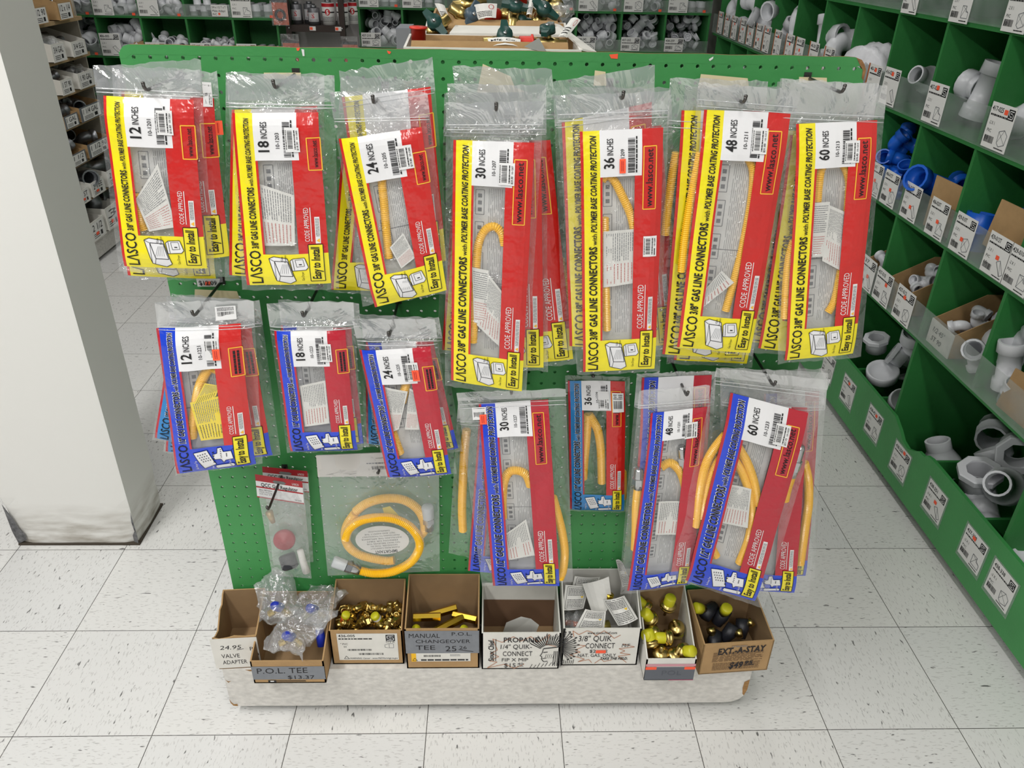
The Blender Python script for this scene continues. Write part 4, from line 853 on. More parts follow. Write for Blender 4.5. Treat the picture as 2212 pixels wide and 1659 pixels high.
mb.box((.0725-h5+.004, 1.2, DECK+.004), (.0725+h5-.004, 1.317, DECK+.0052), CARDIN); mb.slab([W(-h5+.004, .1205, .005), W(h5-.004, .1205, .005), W(h5-.004, .1205, .088), W(-h5+.004, .1205, .090)], (0, -1, 0), .001, mat('brown_carton_lining', (112, 84, 62), .9)); mb.build('brown_lining', t)
mb = MB(); mb.add([W(-.032, .03, .112), W(.0, .028, .132), W(.022, .035, .118), W(.040, .03, .104), W(.03, .06, .02), W(-.045, .06, .02)], [(0, 1, 2, 3, 4, 5)], PAPER)
tag(mb.build('paper_tag', None, W(0, .03, .05)), 'white paper tag inside the white PROPANE carton', 'tag')
# 6 natural gas quick connect
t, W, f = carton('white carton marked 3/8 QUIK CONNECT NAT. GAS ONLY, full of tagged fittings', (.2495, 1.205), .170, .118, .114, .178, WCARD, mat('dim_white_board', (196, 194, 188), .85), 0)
BOX6 = W; A, H, mb = scale_art(t, '', f, .170, .114)
starburst(A, [(.14, .14), (.12, .03), (.2, .1), (.3, .03), (.36, .05), (.42, .12), (.52, .03), (.6, .1), (.66, .17), (.74, .11)]); starburst(A, [(.2, .29), (.3, .3), (.17, .38), (.24, .42), (.1, .47), (.3, .55), (.22, .6), (.36, .56), (.4, .62)]); starburst(A, [(.78, .27), (.94, .33), (.74, .36), (.82, .4), (.76, .44), (.9, .47), (.74, .5), (.86, .62)]); starburst(A, [(.44, .63), (.52, .55), (.56, .6), (.66, .57)])
A.text('www.siouxchief.com', .31, .09, .045, BLACK, length=.38, bold=.008); A.text('3/8" QUIK', .20, .22, .10, INK, length=.43, bold=.003, shear=.05); A.text('CONNECT', .30, .35, .095, INK, length=.38, bold=.003); A.text('M/F', .77, .33, .06, INK, length=.11, bold=.003, shear=.2); A.text('$2', .36, .43, .055, INK, length=.08, bold=.008); A.text('2', .56, .43, .055, INK); A.rect(.44, .385, .57, .44, ORANGE, 3)
A.text('NAT. GAS. ONLY', .21, .51, .06, INK, length=.5, bold=.006); A.text('TAKE THE FIELD.', .51, .565, .045, BLACK, length=.36, bold=.03, shear=.2); chief(A, 0, .08, .5, 'back'); mb.build('printed_face', t)
# 7 narrow tall carton
t, W, f = carton('narrow white and grey carton full of yellow capped brass fittings, standing forward', (.398, 1.163), .109, .160, .066, .130, WCARD, CARDIN, 0, sidein=WCARD)
BOX7 = W; A, H, mb = scale_art(t, '', f, .109, .066); A.rect(0, .22, 1, .585, mat('slate_band', (96, 100, 108), .6), 1); A.rect(0, .13, 1, .2, mat('pink_band', (206, 150, 160), .6), 1); A.rect(0, .21, .22, .29, ORANGE, 2); A.rect(.78, .21, 1, .29, ORANGE, 2); A.text('POL', .34, .45, .13, mat('faint_pencil', (84, 88, 96), .7), 2, length=.4); A.rect(.5, .59, 1, .605, mat('magenta_edge', (180, 30, 90), .6), 1); mb.build('printed_face', t)
# 8 ext-a-stay
t, W, f = carton('large brown carton marked EXT.-A-STAY, rightmost on the base board', (.5465, 1.183), .158, .138, .094, .120, CARD, CARDIN, .075)
BOX8 = W; A, H, mb = scale_art(t, '', f, .158, .094); FPR = mat('faded_carton_print', (112, 86, 62), .8); A.scribble(.16, .17, .88, .36, 9, FPR, 1, 'u', 4, .42); A.rect(.40, .05, .62, .085, CARD, 1); A.text('ATTENTION', .40, .085, .03, GREYINK, length=.22, bold=.02); A.scribble(.18, .38, .5, .53, 6, FPR, 1, 'u', 9, .42); A.scribble(.5, .38, .86, .53, 6, FPR, 1, 'u', 14, .42)
A.text('EXT.-A-STAY', .22, .21, .115, INK, 3, length=.68, bold=.03, shear=.1, ang=.03); A.text('$49', .42, .50, .12, INK, 3, length=.2, bold=.03, shear=.15); A.text('95', .64, .44, .07, INK, 3, length=.12, bold=.03, shear=.15); A.line((.63, .46), (.78, .45), .012, INK, 3); mb.build('printed_face', t)

# --- what lies in the cartons
YCAP = mat('yellow_plastic_cap', (205, 200, 40), .4)
def put(ob, p, d=(0, 0, 1), roll=0):
    q = Vector(d).to_track_quat('Z', 'Y').to_matrix().to_4x4(); ob.matrix_world = Matrix.Translation(p) @ q @ Matrix.Rotation(roll, 4, 'Z')
def proto(fn, name): # build at origin
    mb = MB(); fn(mb); return mb.build(name, None, (0, 0, 0))
def flare(mb):
    mb.lathe([(0, -.017), (.0055, -.017), (.0075, -.012), (.0085, -.004), (.0085, -.002)], BRASS, 12); mb.lathe([(.0085, -.002), (.0115, -.001), (.0115, .006), (.009, .007)], BRASS, 6, None, False); mb.lathe([(.009, .007), (.0082, .012), (.0088, .0125), (.0082, .017), (.005, .0175), (.005, .012), (0, .012)], BRASS, 12)
FL = proto(flare, 'brass_fitting'); first = True
r = random.Random(21); b3 = Vector((-.265, 1.212, DECK))
for j in range(28):
    o = FL if j == 0 else FL.copy()
    if j: COL.objects.link(o)
    lay = j//14; k = j % 14; x = -.062+.0207*(k % 7); y = .028+.042*(k//7)+lay*.012
    put(o, b3+Vector((x+r.uniform(-.003, .003), y+r.uniform(-.006, .006), .062+.017*lay+r.uniform(0, .005)+(y-.03)*.12)), (r.uniform(-1, 1), r.uniform(-1, 1), r.uniform(-.2, .9)), r.random()*3)
    tag(o, 'small brass flare fitting in the carton labelled 436-005', 'fitting', 'brass fittings in the 436-005 carton')
for i, (x, y, z) in enumerate([(-.052, .05, .094), (.018, .045, .096)]):
    mb = MB(); mb.lathe([(0, -.014), (.0095, -.014), (.0098, .010), (.0085, .012), (0, .012)], YCAP, 14); mb.lathe([(.0099, -.003), (.0099, .003)], WHITE if i else ORANGE, 14); mb.lathe([(.006, -.022), (.006, -.014)], BRASS, 10)
    o = mb.build('capped_fitting', None, (0, 0, 0)); put(o, b3+Vector((x, y, z)), (.3-.7*i, -.2, 1)); tag(o, ['yellow capped brass fitting with an orange sticker in the 436-005 carton', 'yellow capped brass fitting with a white band in the 436-005 carton'][i], 'fitting')
b4 = Vector((-.0985, 1.199, DECK)); mb = MB()
GOLDB = mat('bright_brass', (226, 188, 70), .22, 1)
for i, (x, y, z, yw, l) in enumerate([(-.036, .052, .104, .03, .062), (.012, .040, .092, .55, .075), (.048, .060, .094, -.4, .060), (-.005, .085, .085, .2, .07)]):
    mb = MB(); mb.lathe([(0, -l/2), (.0085, -l/2), (.0095, -l/2+.001), (.0095, l/2-.001), (.0085, l/2), (0, l/2)], GOLDB, 6, None, False)
    o = mb.build('brass_bar', None, (0, 0, 0)); put(o, b4+Vector((x, y, z)), (math.cos(yw), math.sin(yw), .06*i), .5)
    tag(o, ['bright brass hex tee lying level in the MANUAL CHANGEOVER carton', 'brass hex tee slanting at the middle of the MANUAL CHANGEOVER carton', 'brass hex tee tilted at the right side of the MANUAL CHANGEOVER carton', 'brass hex tee at the back of the MANUAL CHANGEOVER carton'][i], 'fitting')
for i, (x, y) in enumerate([(-.06, .03), (.045, .028)]):
    mb = MB(); mb.lathe([(0, -.01), (.009, -.01), (.0095, .008), (0, .009)], YCAP, 12); o = mb.build('capped_fitting', None, (0, 0, 0)); put(o, b4+Vector((x, y, .088)), (.3, -.3, 1))
    tag(o, ['yellow cap showing at the left front of the MANUAL CHANGEOVER carton', 'yellow cap showing at the right front of the MANUAL CHANGEOVER carton'][i], 'fitting')
# bags with blue taped tees
BLUEC = mat('blue_plastic', (30, 50, 170), .45)
def crumpled(t, c, rx, ry, rz, seed, m, top=None, amp=1, soft=False):
    """a crushed film bag: a pillow of two creased sheets with standing corners, lying round c"""
    mb = MB(); n = 13; vs = []; fs = []; c = Vector(c); S_ = Vector((seed, seed*.7, 0))
    tilt = Matrix.Rotation(noise.noise(S_+Vector((5.3, 0, 0)))*1.2, 3, 'Z')
    for side in (1, -1):
        o = len(vs)
        for j in range(n):
            for i in range(n):
                u, v = 2*i/(n-1)-1, 2*j/(n-1)-1; e = max(0, (1-u**4)*(1-v**4))
                q = Vector((u*1.15, v*1.2, side*e*.9))
                k = noise.noise(Vector((u*1.4, v*1.4, 0))+S_)*.75*(1 if 1 else 0)+(noise.noise(Vector((u*4.5, v*4.5, side*e))+S_))*.32
                k *= amp; q.z += k+.55*amp*(u*u*v*v)*noise.noise(Vector((u*2, v*2, 9))+S_)*2; q.x += noise.noise(Vector((v*3, u, 2))+S_)*.25; q.y += noise.noise(Vector((u*3, v, 4))+S_)*.25
                p = Vector((q.x*rx, q.y*ry, q.z*rz))
                if top: p += Vector(top)*max(0, (v+u*.4-.1))
                vs.append(c+tilt @ p)
        f = [(o+j*n+i, o+j*n+i+1, o+(j+1)*n+i+1, o+(j+1)*n+i) for j in range(n-1) for i in range(n-1)]
        fs += f if side > 0 else [x[::-1] for x in f]
    mb.add(vs, fs, m, soft); return mb.build('bag_film', t)
b2 = Vector((-.4275, 1.162, DECK))
for i, (x, y, z, top) in enumerate([(-.030, .105, .118, (-.015, .02, .045)), (.044, .110, .105, (.005, .01, .02)), (.004, .048, .088, (.035, .01, .035))]):
    c = b2+Vector((x, y, z)); t = thing('bagged_tee', ['bagged brass tee with blue cap, bag standing up in the P.O.L. TEE carton', 'bagged brass tee with blue cap, back right in the P.O.L. TEE carton', 'bagged brass tee with blue cap in front in the P.O.L. TEE carton'][i], 'fitting', c, 'bagged tees')
    mb = MB(); dirs = [Vector((-.8, -.2, -.4)), Vector((.7, -.5, -.3)), Vector((-.25, -.5, .7))]
    for d in dirs[:2]: d.normalize(); mb.tube([c-d*.004, c+d*.014, c+d*.015, c+d*.030], [.006, .006, .0085, .008], GOLDB, 8, True, False)
    mb.build('brass_tee', t); d = dirs[2].normalized(); mb = MB(); mb.tube([c, c+d*.012, c+d*.022, c+d*.030], [.010, .011, .0105, .009], BLUEC, 10); mb.build('blue_cap', t)
    crumpled(t, c+Vector((0, .002, .004)), .040, .036, .030, i*3.1, CRINK, top)
mb = MB(); mb.tube([b2+Vector((.062, .052, .055)), b2+Vector((.061, .062, .072)), b2+Vector((.058, .072, .088))], [.008, .010, .009], BLUEC, 10)
tag(mb.build('blue_cap', None, b2+Vector((.06, .05, .06))), 'dark blue capped tee against the right wall of the P.O.L. TEE carton', 'fitting')
# leaflets and fittings in carton 6
def paper(label, pts, W, bend=.01, ink=True, name='paper_tag'):
    c0 = [sum(p[i] for p in pts)/4 for i in range(3)]; pts = [(c0[0]+(p[0]-c0[0])*1.28, c0[1]+(p[1]-c0[1])*1.1, c0[2]+.018+(p[2]-c0[2])*1.2) for p in pts]
    q = [W(*p) for p in pts]; n = (q[1]-q[0]).cross(q[3]-q[0]).normalized()
    if n.y > 0: n = -n
    mb = MB(); P0 = quadmap(q, n)
    P = lambda u, v, l=0: P0(u, v, l+bend*math.sin(PI*u))
    A = Art(mb, P, .0003, .2); A.rect(0, 0, 1, 1, PAPER, 0); A.rect(0, 0, 1, 1, PAPER, -1)
    if ink: A.loop([(.1, .06), (.9, .06), (.9, .94), (.1, .94)], .015, BLACK, 1); A.scribble(.15, .1, .85, .42, 6, BLACK, 1, 'u', 3, .4); A.scribble(.15, .55, .85, .9, 6, BLACK, 1, 'u', 8, .4); A.poly([(.7, .44), (.86, .44), (.78, .53)], mat('yellow_warning', (240, 200, 40), .6), 1)
    return tag(mb.build(name, None, sum(q, Vector())/4), label, 'tag')
paper('large blank white paper tag in the NAT. GAS carton', [(-.032, .075, .150), (.012, .07, .172), (.020, .055, .120), (-.008, .035, .085)], BOX6, .008, False)
paper('curled white instruction tag with warnings at the right in the NAT. GAS carton', [(.012, .050, .128), (.048, .046, .142), (.072, .024, .104), (.038, .018, .092)], BOX6, .012)
paper('white instruction tag standing at the front of the NAT. GAS carton', [(-.034, .022, .128), (.002, .024, .120), (.0, .012, .09), (-.05, .012, .09)], BOX6, .004)
paper('white paper tag with black frame at the back left of the NAT. GAS carton', [(-.05, .095, .155), (-.005, .098, .150), (-.012, .09, .118), (-.056, .088, .12)], BOX6, .004)
paper('white paper tag leaning at the left wall of the NAT. GAS carton', [(-.072, .08, .142), (-.03, .085, .135), (-.04, .06, .100), (-.078, .05, .105)], BOX6, .006)
paper('tall white tag sticking up from the right corner of the NAT. GAS carton', [(.038, .10, .195), (.050, .098, .190), (.072, .092, .135), (.054, .094, .132)], BOX6, -.006)
for i, (x, y, z) in enumerate([(-.068, .045, .082), (-.052, .035, .088), (-.03, .05, .08)]):
    c = BOX6(x, y, z); t = thing('bagged_fitting', ['crumpled bagged fitting at the left front of the NAT. GAS carton', 'crumpled bagged fitting beside the left front one in the NAT. GAS carton', 'crumpled bagged fitting under the big blank tag'][i], 'fitting', c, 'bagged quick connect fittings')
    crumpled(t, c, .018, .022, .020, i+7.7, CRINK); mb = MB(); mb.tube([c+Vector((-.008, 0, .004)), c+Vector((.01, .004, -.004))], [.006, .007], mat('rusty_orange_plastic', (190, 90, 50), .5), 8); mb.build('core', t)
mb = MB(); c = BOX6(.014, .058, .135); d = Vector((.3, .25, .9)).normalized(); mb.tube([c-d*.04, c-d*.005, c, c+d*.01, c+d*.011, c+d*.022], [.0075, .0075, .009, .009, .0105, .010], GOLDB, 12)
tag(mb.build('brass_fitting', None, c), 'brass connector standing between the tags in the NAT. GAS carton', 'fitting')
mb = MB(); mb.tube([BOX6(-.004, .03, .085), BOX6(.022, .034, .088)], [.012, .012], mat('olive_brass', (150, 138, 70), .4, .6), 6); tag(mb.build('brass_fitting', None, BOX6(0, .03, .085)), 'dull brass nut at the front of the NAT. GAS carton', 'fitting')
# yellow capped brass knobs in carton 7
def pol(mb):
    mb.lathe([(0, -.03), (.0035, -.03), (.0035, -.008), (.008, -.007), (.017, -.004), (.0185, -.001), (.0185, .002), (.016, .004), (.0185, .006), (.0185, .009), (.012, .011), (.011, .013)], BRASS, 20)
    mb.lathe([(.0125, .011), (.0128, .030), (.011, .033), (0, .033)], YCAP, 16)
PO = proto(pol, 'capped_fitting')
for i, (p, d) in enumerate([((.012, .125, .095), (.1, -.1, 1)), ((-.030, .098, .082), (-.5, -.1, .8)), ((-.028, .068, .070), (-.7, -.5, .4)), ((.004, .055, .070), (-1, -.1, .15)), ((-.035, .045, .062), (-.3, .5, .8)), ((.028, .09, .066), (.3, .2, -.9)), ((-.018, .026, .055), (.1, .3, -1)), ((.014, .022, .055), (-.2, .2, -1)), ((.03, .028, .058), (.5, -.5, .6)), ((-.035, .13, .085), (-.6, .2, .5))]):
    o = PO if i == 0 else PO.copy()
    if i: COL.objects.link(o)
    put(o, BOX7(*p), d); tag(o, 'brass fitting with round flange and yellow cap in the narrow grey and white carton', 'fitting', 'yellow capped fittings in the narrow carton')
# valves in carton 8
for i, (p, d) in enumerate([((-.045, .10, .094), (-.9, -.3, .5)), ((-.008, .085, .092), (.1, -.3, 1)), ((.012, .05, .066), (.9, -.3, .4)), ((-.04, .05, .066), (-.2, .5, .6)), ((.05, .075, .062), (.6, .2, .4))]):
    c = BOX8(*p); t = thing('gas_valve', ['black and brass valve with yellow cap at the back left of the EXT.-A-STAY carton', 'black and brass valve with upright yellow cap in the EXT.-A-STAY carton', 'black valve with brass end at the front of the EXT.-A-STAY carton', 'black valve at the left side of the EXT.-A-STAY carton', 'black valve at the right side of the EXT.-A-STAY carton'][i], 'valve', c, 'valves in the brown carton')
    q = Vector(d).normalized(); mb = MB(); s_ = q.orthogonal().normalized()
    mb.tube([c-q*.02, c+q*.004, c+q*.005, c+q*.016], [.008, .008, .0105, .010], BRASS, 10); mb.build('brass_body', t)
    mb = MB(); mb.tube([c-q*.03-s_*.012, c-q*.012+s_*.002, c+s_*.018], [.013, .016, .014], BLK, 8); mb.build('black_grip', t)
    if i < 2: mb = MB(); mb.tube([c+q*.014, c+q*.030, c+q*.032], [.0128, .0128, .011], YCAP, 14); mb.build('yellow_cap', t)
# ---------------------------------------------------------------- cartons of shut-off valves on the table behind the board
TZ = 1.2555
def tray(label, x0, x1, y0, y1, zf, zb, out=WCARD, inn=CARD, flap=None):
    t = thing('carton', label, 'box', ((x0+x1)/2, y0, TZ), 'valve cartons behind the pegboard'); mb = MB(); e = .004
    mb.box((x0, y0, TZ), (x1, y0+e, zf), out); mb.box((x0, y1-e, TZ), (x1, y1, zb), out); mb.box((x0, y0+e, TZ), (x1, y1-e, TZ+e), inn)
    for xx in (x0, x1-e): mb.add([(xx, y0+e, TZ), (xx+e, y0+e, TZ), (xx+e, y1-e, TZ), (xx, y1-e, TZ), (xx, y0+e, zf), (xx+e, y0+e, zf), (xx+e, y1-e, zb), (xx, y1-e, zb)], [(3,2,1,0),(4,5,6,7),(0,1,5,4),(1,2,6,5),(2,3,7,6),(3,0,4,7)], out)
    mb.box((x0+e, y0+e, TZ+e), (x1-e, y0+e+.002, zf-.001), inn); mb.box((x0+e, y1-e-.002, TZ+e), (x1-e, y1-e, zb-.001), inn); mb.build('carton_body', t)
    return t
t = tray('front carton of valves with torn brown rim, right behind the pegboard', -.142, .150, 1.385, 1.50, 1.4005, 1.409)
mb = MB(); mb.slab([(-.134, 1.394, 1.38), (.132, 1.394, 1.38), (.128, 1.401, 1.4095), (-.130, 1.401, 1.4085)], (0, 1, 0), .003, CARD); mb.build('inner_flap', t)
mb = MB(); mb.slab([(.151, 1.385, 1.3995), (.176, 1.392, 1.394), (.128, 1.58, 1.418), (.118, 1.58, 1.420)], (.1, 0, 1), .003, WCARD); mb.build('side_flap', t)
t = tray('middle carton of valves with white lid folded in, behind the front one', -.118, .140, 1.505, 1.60, 1.408, 1.4225, WCARD, CARD)
mb = MB(); mb.slab([(-.072, 1.502, 1.4085), (.138, 1.502, 1.4095), (.122, 1.56, 1.4165), (-.064, 1.56, 1.4155)], (0, -.1, 1), .003, WCARD); mb.build('lid_flap', t)
mb = MB(); mb.slab([(-.085, 1.561, 1.41), (.128, 1.561, 1.41), (.124, 1.592, 1.4235), (-.078, 1.592, 1.4225)], (0, -.3, 1), .003, CARD); mb.build('inner_flap', t)
t = tray('rear carton of valves, heaped highest', -.112, .135, 1.605, 1.76, 1.4215, 1.432, CARD, CARD)
GRIP = mat('dark_green_handle', (22, 66, 60), .4); REDC = mat('red_plastic_cap', (214, 50, 34), .45)
def valve(label, c, ax, up, cap=True, tagged=0, lever=True, grip=None):
    grip = grip or GRIP
    c = Vector(c); ax = Vector(ax).normalized(); up = Vector(up); up = (up-ax*up.dot(ax)).normalized(); sd = ax.cross(up)
    t = thing('shutoff_valve', label, 'valve', c, 'shut-off valves in the cartons')
    mb = MB(); mb.tube([c-ax*.034, c-ax*.020, c-ax*.019, c-ax*.010, c, c+ax*.010, c+ax*.019, c+ax*.020, c+ax*.03], [.010, .010, .012, .0125, .0145, .0125, .012, .0095, .0095], BRASS, 10); mb.tube([c, c+up*.022], [.007, .006], BRASS, 8); mb.build('brass_body', t)
    if lever:
        k = c+up*.022; mb = MB(); mb.tube([k-up*.002, k+up*.010], [.014, .013], grip, 14)
        for s in (1, -1):
            q = sd*s; e = .030 if s > 0 else .026
            mb.add([k+q*.008+ax*.008, k+q*e+ax*.005, k+q*e-ax*.005, k+q*.008-ax*.008, k+q*.008+ax*.008+up*.009, k+q*e+ax*.005+up*.007, k+q*e-ax*.005+up*.007, k+q*.008-ax*.008+up*.009], [(3,2,1,0),(4,5,6,7),(0,1,5,4),(1,2,6,5),(2,3,7,6),(3,0,4,7)], grip)
        mb.tube([k+up*.010, k+up*.0125], [.0035, .003], STEEL, 8); mb.build('lever_handle', t)
    if cap: mb = MB(); mb.tube([c+ax*.028, c+ax*.048, c+ax*.0485, c+ax*.051], [.0125, .0125, .0155, .0155], REDC, 14); mb.build('red_cap', t)
    return t
valve('valve with green lever lying in the front carton, small red cap beside it', (.022, 1.45, 1.401), (1, .1, 0), (.1, -.8, .6))
valve('valve lying right in the front carton, green lever end on', (.098, 1.45, 1.400), (-1, .3, 0), (.3, -.3, .9), False)
valve('valve leaning at the far left of the cartons, upright red cap', (-.124, 1.465, 1.373), (.02, -.05, 1), (-.3, .5, 0), True, lever=False)
valve('valve with green lever slanting at the left edge of the middle carton', (-.098, 1.543, 1.414), (.75, .3, .6), (-.2, -1, .4), False)
valve('blue grey lever valve at the middle of the heap, lever pointing right', (-.047, 1.611, 1.4275), (.75, .3, -.5), (0, -.85, .5), False, grip=mat('slate_handle', (64, 84, 98), .4))
valve('valve with wide green lever right of the middle of the heap', (.043, 1.608, 1.426), (.1, .9, .4), (.1, -.6, .8), False)
valve('valve with green lever at the right end of the heap', (.092, 1.615, 1.429), (.4, .6, .5), (.1, -.9, .4), False)
valve('valve with red cap standing up behind the wide green lever', (.057, 1.632, 1.424), (-.02, -.1, 1), (0, -1, 0), True)
valve('valve lying at the top left of the heap, green knob leftwards', (-.038, 1.66, 1.446), (1, .2, .1), (-.9, -.3, .5), False)
valve('valve lying at the back of the heap, red cap towards the curled tag', (.040, 1.652, 1.430), (-.9, -.45, 0), (0, -.5, .9), True)
valve('valve at the back right of the heap under the white tag', (.112, 1.67, 1.443), (.7, -.6, .2), (.2, -.5, .8), False)
c = Vector((.128, 1.64, 1.437)); t = thing('bagged_valve', 'crumpled grey bag with brass fitting at the right end of the heap', 'valve', c); crumpled(t, c, .022, .02, .014, 3.3, CRINK); mb = MB(); mb.tube([c-Vector((.015, 0, .002)), c+Vector((.015, .004, -.002))], .007, BRASS, 8); mb.build('brass_body', t)
def vtag(label, pts, bend=.004, rows=4, mark=True, words=None):
    q = [Vector(p) for p in pts]; n = (q[1]-q[0]).cross(q[3]-q[0]).normalized(); n = -n if n.y > 0 else n
    P0 = quadmap(q, n); mb = MB(); A = Art(mb, lambda u, v, l=0: P0(u, v, l+bend*math.sin(PI*u)), .0003, .25); A.rect(0, 0, 1, 1, PAPER, 0); A.rect(0, 0, 1, 1, PAPER, -1)
    A.scribble(.1, .5, .8, .9, rows, BLACK, 1, 'u', 3, .4)
    if words: A.text(words, .08, .42, .2, BLACK, 1, length=.8, bold=.01)
    if mark: A.loop([(.78+.1*math.cos(k*PI/5), .25+.16*math.sin(k*PI/5)) for k in range(10)], .025, REDINK, 1)
    tag(mb.build('valve_tag', None, sum(q, Vector())/4), label, 'tag', 'paper tags on the valves')
vtag('white tag lettered Mfg. Co. lying in the front carton', [(-.005, 1.415, 1.412), (.05, 1.41, 1.4125), (.05, 1.40, 1.402), (.0, 1.40, 1.402)], words='Mfg. Co.', mark=False, rows=1)
vtag('white tag sticking out at the right of the cartons', [(.136, 1.45, 1.442), (.152, 1.445, 1.440), (.128, 1.42, 1.415), (.113, 1.42, 1.416)], rows=3)
vtag('large curled white tag beside the blue grey lever', [(-.035, 1.595, 1.449), (.012, 1.59, 1.453), (.010, 1.58, 1.430), (-.022, 1.585, 1.426)], .008)
vtag('white tag with barcode standing left of the blue grey lever', [(-.102, 1.585, 1.452), (-.084, 1.585, 1.449), (-.074, 1.575, 1.426), (-.088, 1.575, 1.428)], mark=False)
vtag('white tag behind the right end lever', [(.068, 1.63, 1.458), (.10, 1.61, 1.450), (.118, 1.60, 1.438), (.085, 1.61, 1.442)], .006)
vtag('narrow white tag hanging beside the standing red cap', [(.072, 1.60, 1.460), (.080, 1.60, 1.458), (.076, 1.585, 1.435), (.066, 1.585, 1.436)], mark=False)
mb = MB(); mb.add([(.055, 1.384, 1.404), (.085, 1.383, 1.3965), (.092, 1.3835, 1.3975), (.079, 1.386, 1.4175)], [(0, 1, 2, 3)], mat('grey_tag', (150, 148, 146), .7)); tag(mb.build('valve_tag', None, (.075, 1.385, 1.405)), 'grey triangular tag corner over the rim of the front carton', 'tag', 'paper tags on the valves')
mb = MB(); mb.box((-.172, 1.56, TZ), (-.146, 1.64, 1.412), mat('grey_carton', (120, 124, 130), .7)); mb.box((-.1722, 1.5596, 1.30), (-.1458, 1.56, 1.41), GREYINK); tag(mb.build('small_carton', None, (-.16, 1.6, TZ)), 'small grey carton standing at the left of the valve cartons', 'box')
# ---------------------------------------------------------------- white pipe fittings (prototypes kept as shared meshes)
def pipe(mb, path, ro, ri, m, n=14):
    """hollow tube: outer wall, inner wall, end rings"""
    P = [Vector(p) for p in path]; k = len(P); ro = ro if isinstance(ro, list) else [ro]*k; ri = ri if isinstance(ri, list) else [ri]*k
    mb.tube(P, ro, m, n, False); mb.tube(P, ri, m, n, False)
    for e, a in ((0, 1), (-1, -2)):
        t = (P[e]-P[a]).normalized(); mb.tube([P[e]-t*.0003, P[e]], [ri[e], ro[e]], m, n, False)
def bend(r, R, a, s0, hub=1.22, hl=.9):
    pts = [(-R*0, 0, 0)]; path = []; rad = []
    def ad(x, z, q): path.append(Vector((x, 0, z))); rad.append(q*r)
    ad(0, -s0, hub); ad(0, -s0+hl*r, hub); ad(0, -s0+hl*r+.0005, 1)
    N = 7
    for i in range(N+1):
        t = a*i/N; ad(R*(1-math.cos(t)), R*math.sin(t), 1)
    ex, ez = R*(1-math.cos(a)), R*math.sin(a); dx, dz = math.sin(a), math.cos(a)
    q = s0-hl*r; ad(ex+dx*q, ez+dz*q, 1); ad(ex+dx*(q+.0005), ez+dz*(q+.0005), hub); ad(ex+dx*s0, ez+dz*s0, hub)
    return path, rad
def f_elbow(r, m, a=PI/2):
    mb = MB(); p, q = bend(r, r*1.2, a, r*1.5); c = p[len(p)//2]*.6; p = [x-c for x in p]; pipe(mb, p, q, [x*.82 for x in q], m); return mb
def f_coupling(r, m):
    mb = MB(); L = r*1.5; pipe(mb, [(0,0,-L),(0,0,-r*.12),(0,0,-r*.1),(0,0,r*.1),(0,0,r*.12),(0,0,L)], [r*1.15,r*1.15,r*1.22,r*1.22,r*1.15,r*1.15], r*.98, m); return mb
def f_tee(r, m):
    mb = MB(); L = r*2.3; pipe(mb, [(0,0,-L),(0,0,-L+r),(0,0,-L+r+.0005),(0,0,L-r-.0005),(0,0,L-r),(0,0,L)], [r*1.2,r*1.2,r,r,r*1.2,r*1.2], r*.95, m); pipe(mb, [(r*.7,0,0),(L-r,0,0),(L-r+.0005,0,0),(L,0,0)], [r,r,r*1.2,r*1.2], r*.9, m); return mb
def f_wye(r, m):
    mb = MB(); L = r*2.6; pipe(mb, [(0,0,-L),(0,0,-L+r),(0,0,-L+r+.0005),(0,0,L-r),(0,0,L-r+.0005),(0,0,L)], [r*1.2,r*1.2,r,r,r*1.2,r*1.2], r*.95, m); d = Vector((.7071, 0, .7071)); pipe(mb, [d*r*.3-Vector((0,0,r*.5)), d*(L*.7), d*(L*.7+.0005), d*L], [r,r,r*1.2,r*1.2], r*.95, m); return mb
def f_bushing(r, m):
    mb = MB(); oct_ = [(r*1.0, -r*.9), (r*1.0, r*.3), (r*1.28, r*.32)]
    mb.lathe([(r*.8, -r*.9), (r*.98, -r*.9), (r*.98, r*.25)], m, 24); mb.lathe([(r*.98, r*.25), (r*1.28, r*.27), (r*1.28, r*.62), (r*1.2, r*.68)], m, 8, None, False); mb.lathe([(r*1.2, r*.68), (r*.8, r*.68)], m, 8, None, False)
    pr = [(r*.86, r*.68)]
    for i in range(9): pr += [(r*.80, r*(.62-.16*i)), (r*.74, r*(.55-.16*i))]
    mb.lathe(pr, m, 24); return mb
def f_reducer(r, m):
    mb = MB(); pipe(mb, [(0,0,-r),(0,0,0),(0,0,r*.1),(0,0,r*.8),(0,0,r*.82),(0,0,r*1.5)], [r*1.2,r*1.2,r*1.15,r*.78,r*.8,r*.8], [r*1.05,r*1.05,r*1,r*.66,r*.66,r*.66], m, 18); return mb
def f_drain(r, m):                         # cap with a crossed grid face
    mb = MB(); mb.lathe([(0, -r*.5), (r*.9, -r*.5), (r*.9, r*.2), (r*1.0, r*.22), (r, r*.45), (r*.82, r*.45), (r*.8, r*.25), (0, r*.25)], m, 16); mb.lathe([(r*.38, r*.25), (r*.38, r*.45), (r*.28, r*.45), (r*.28, r*.25)], m, 14)
    for k in range(4): mb.box((r*.3, -r*.06, r*.25), (r*.84, r*.06, r*.44), m, Matrix.Rotation(k*PI/2, 4, 'Z'))
    return mb
def f_cap(r, m):
    mb = MB(); mb.lathe([(0, -r*.55), (r*.7, -r*.5), (r*.98, -r*.25), (r*1.02, r*.1), (r*1.02, r*.35), (r*.92, r*.38), (r*.80, r*.2), (r*.5, r*.02), (0, -r*.03)], m, 24); return mb
PROTO = {}
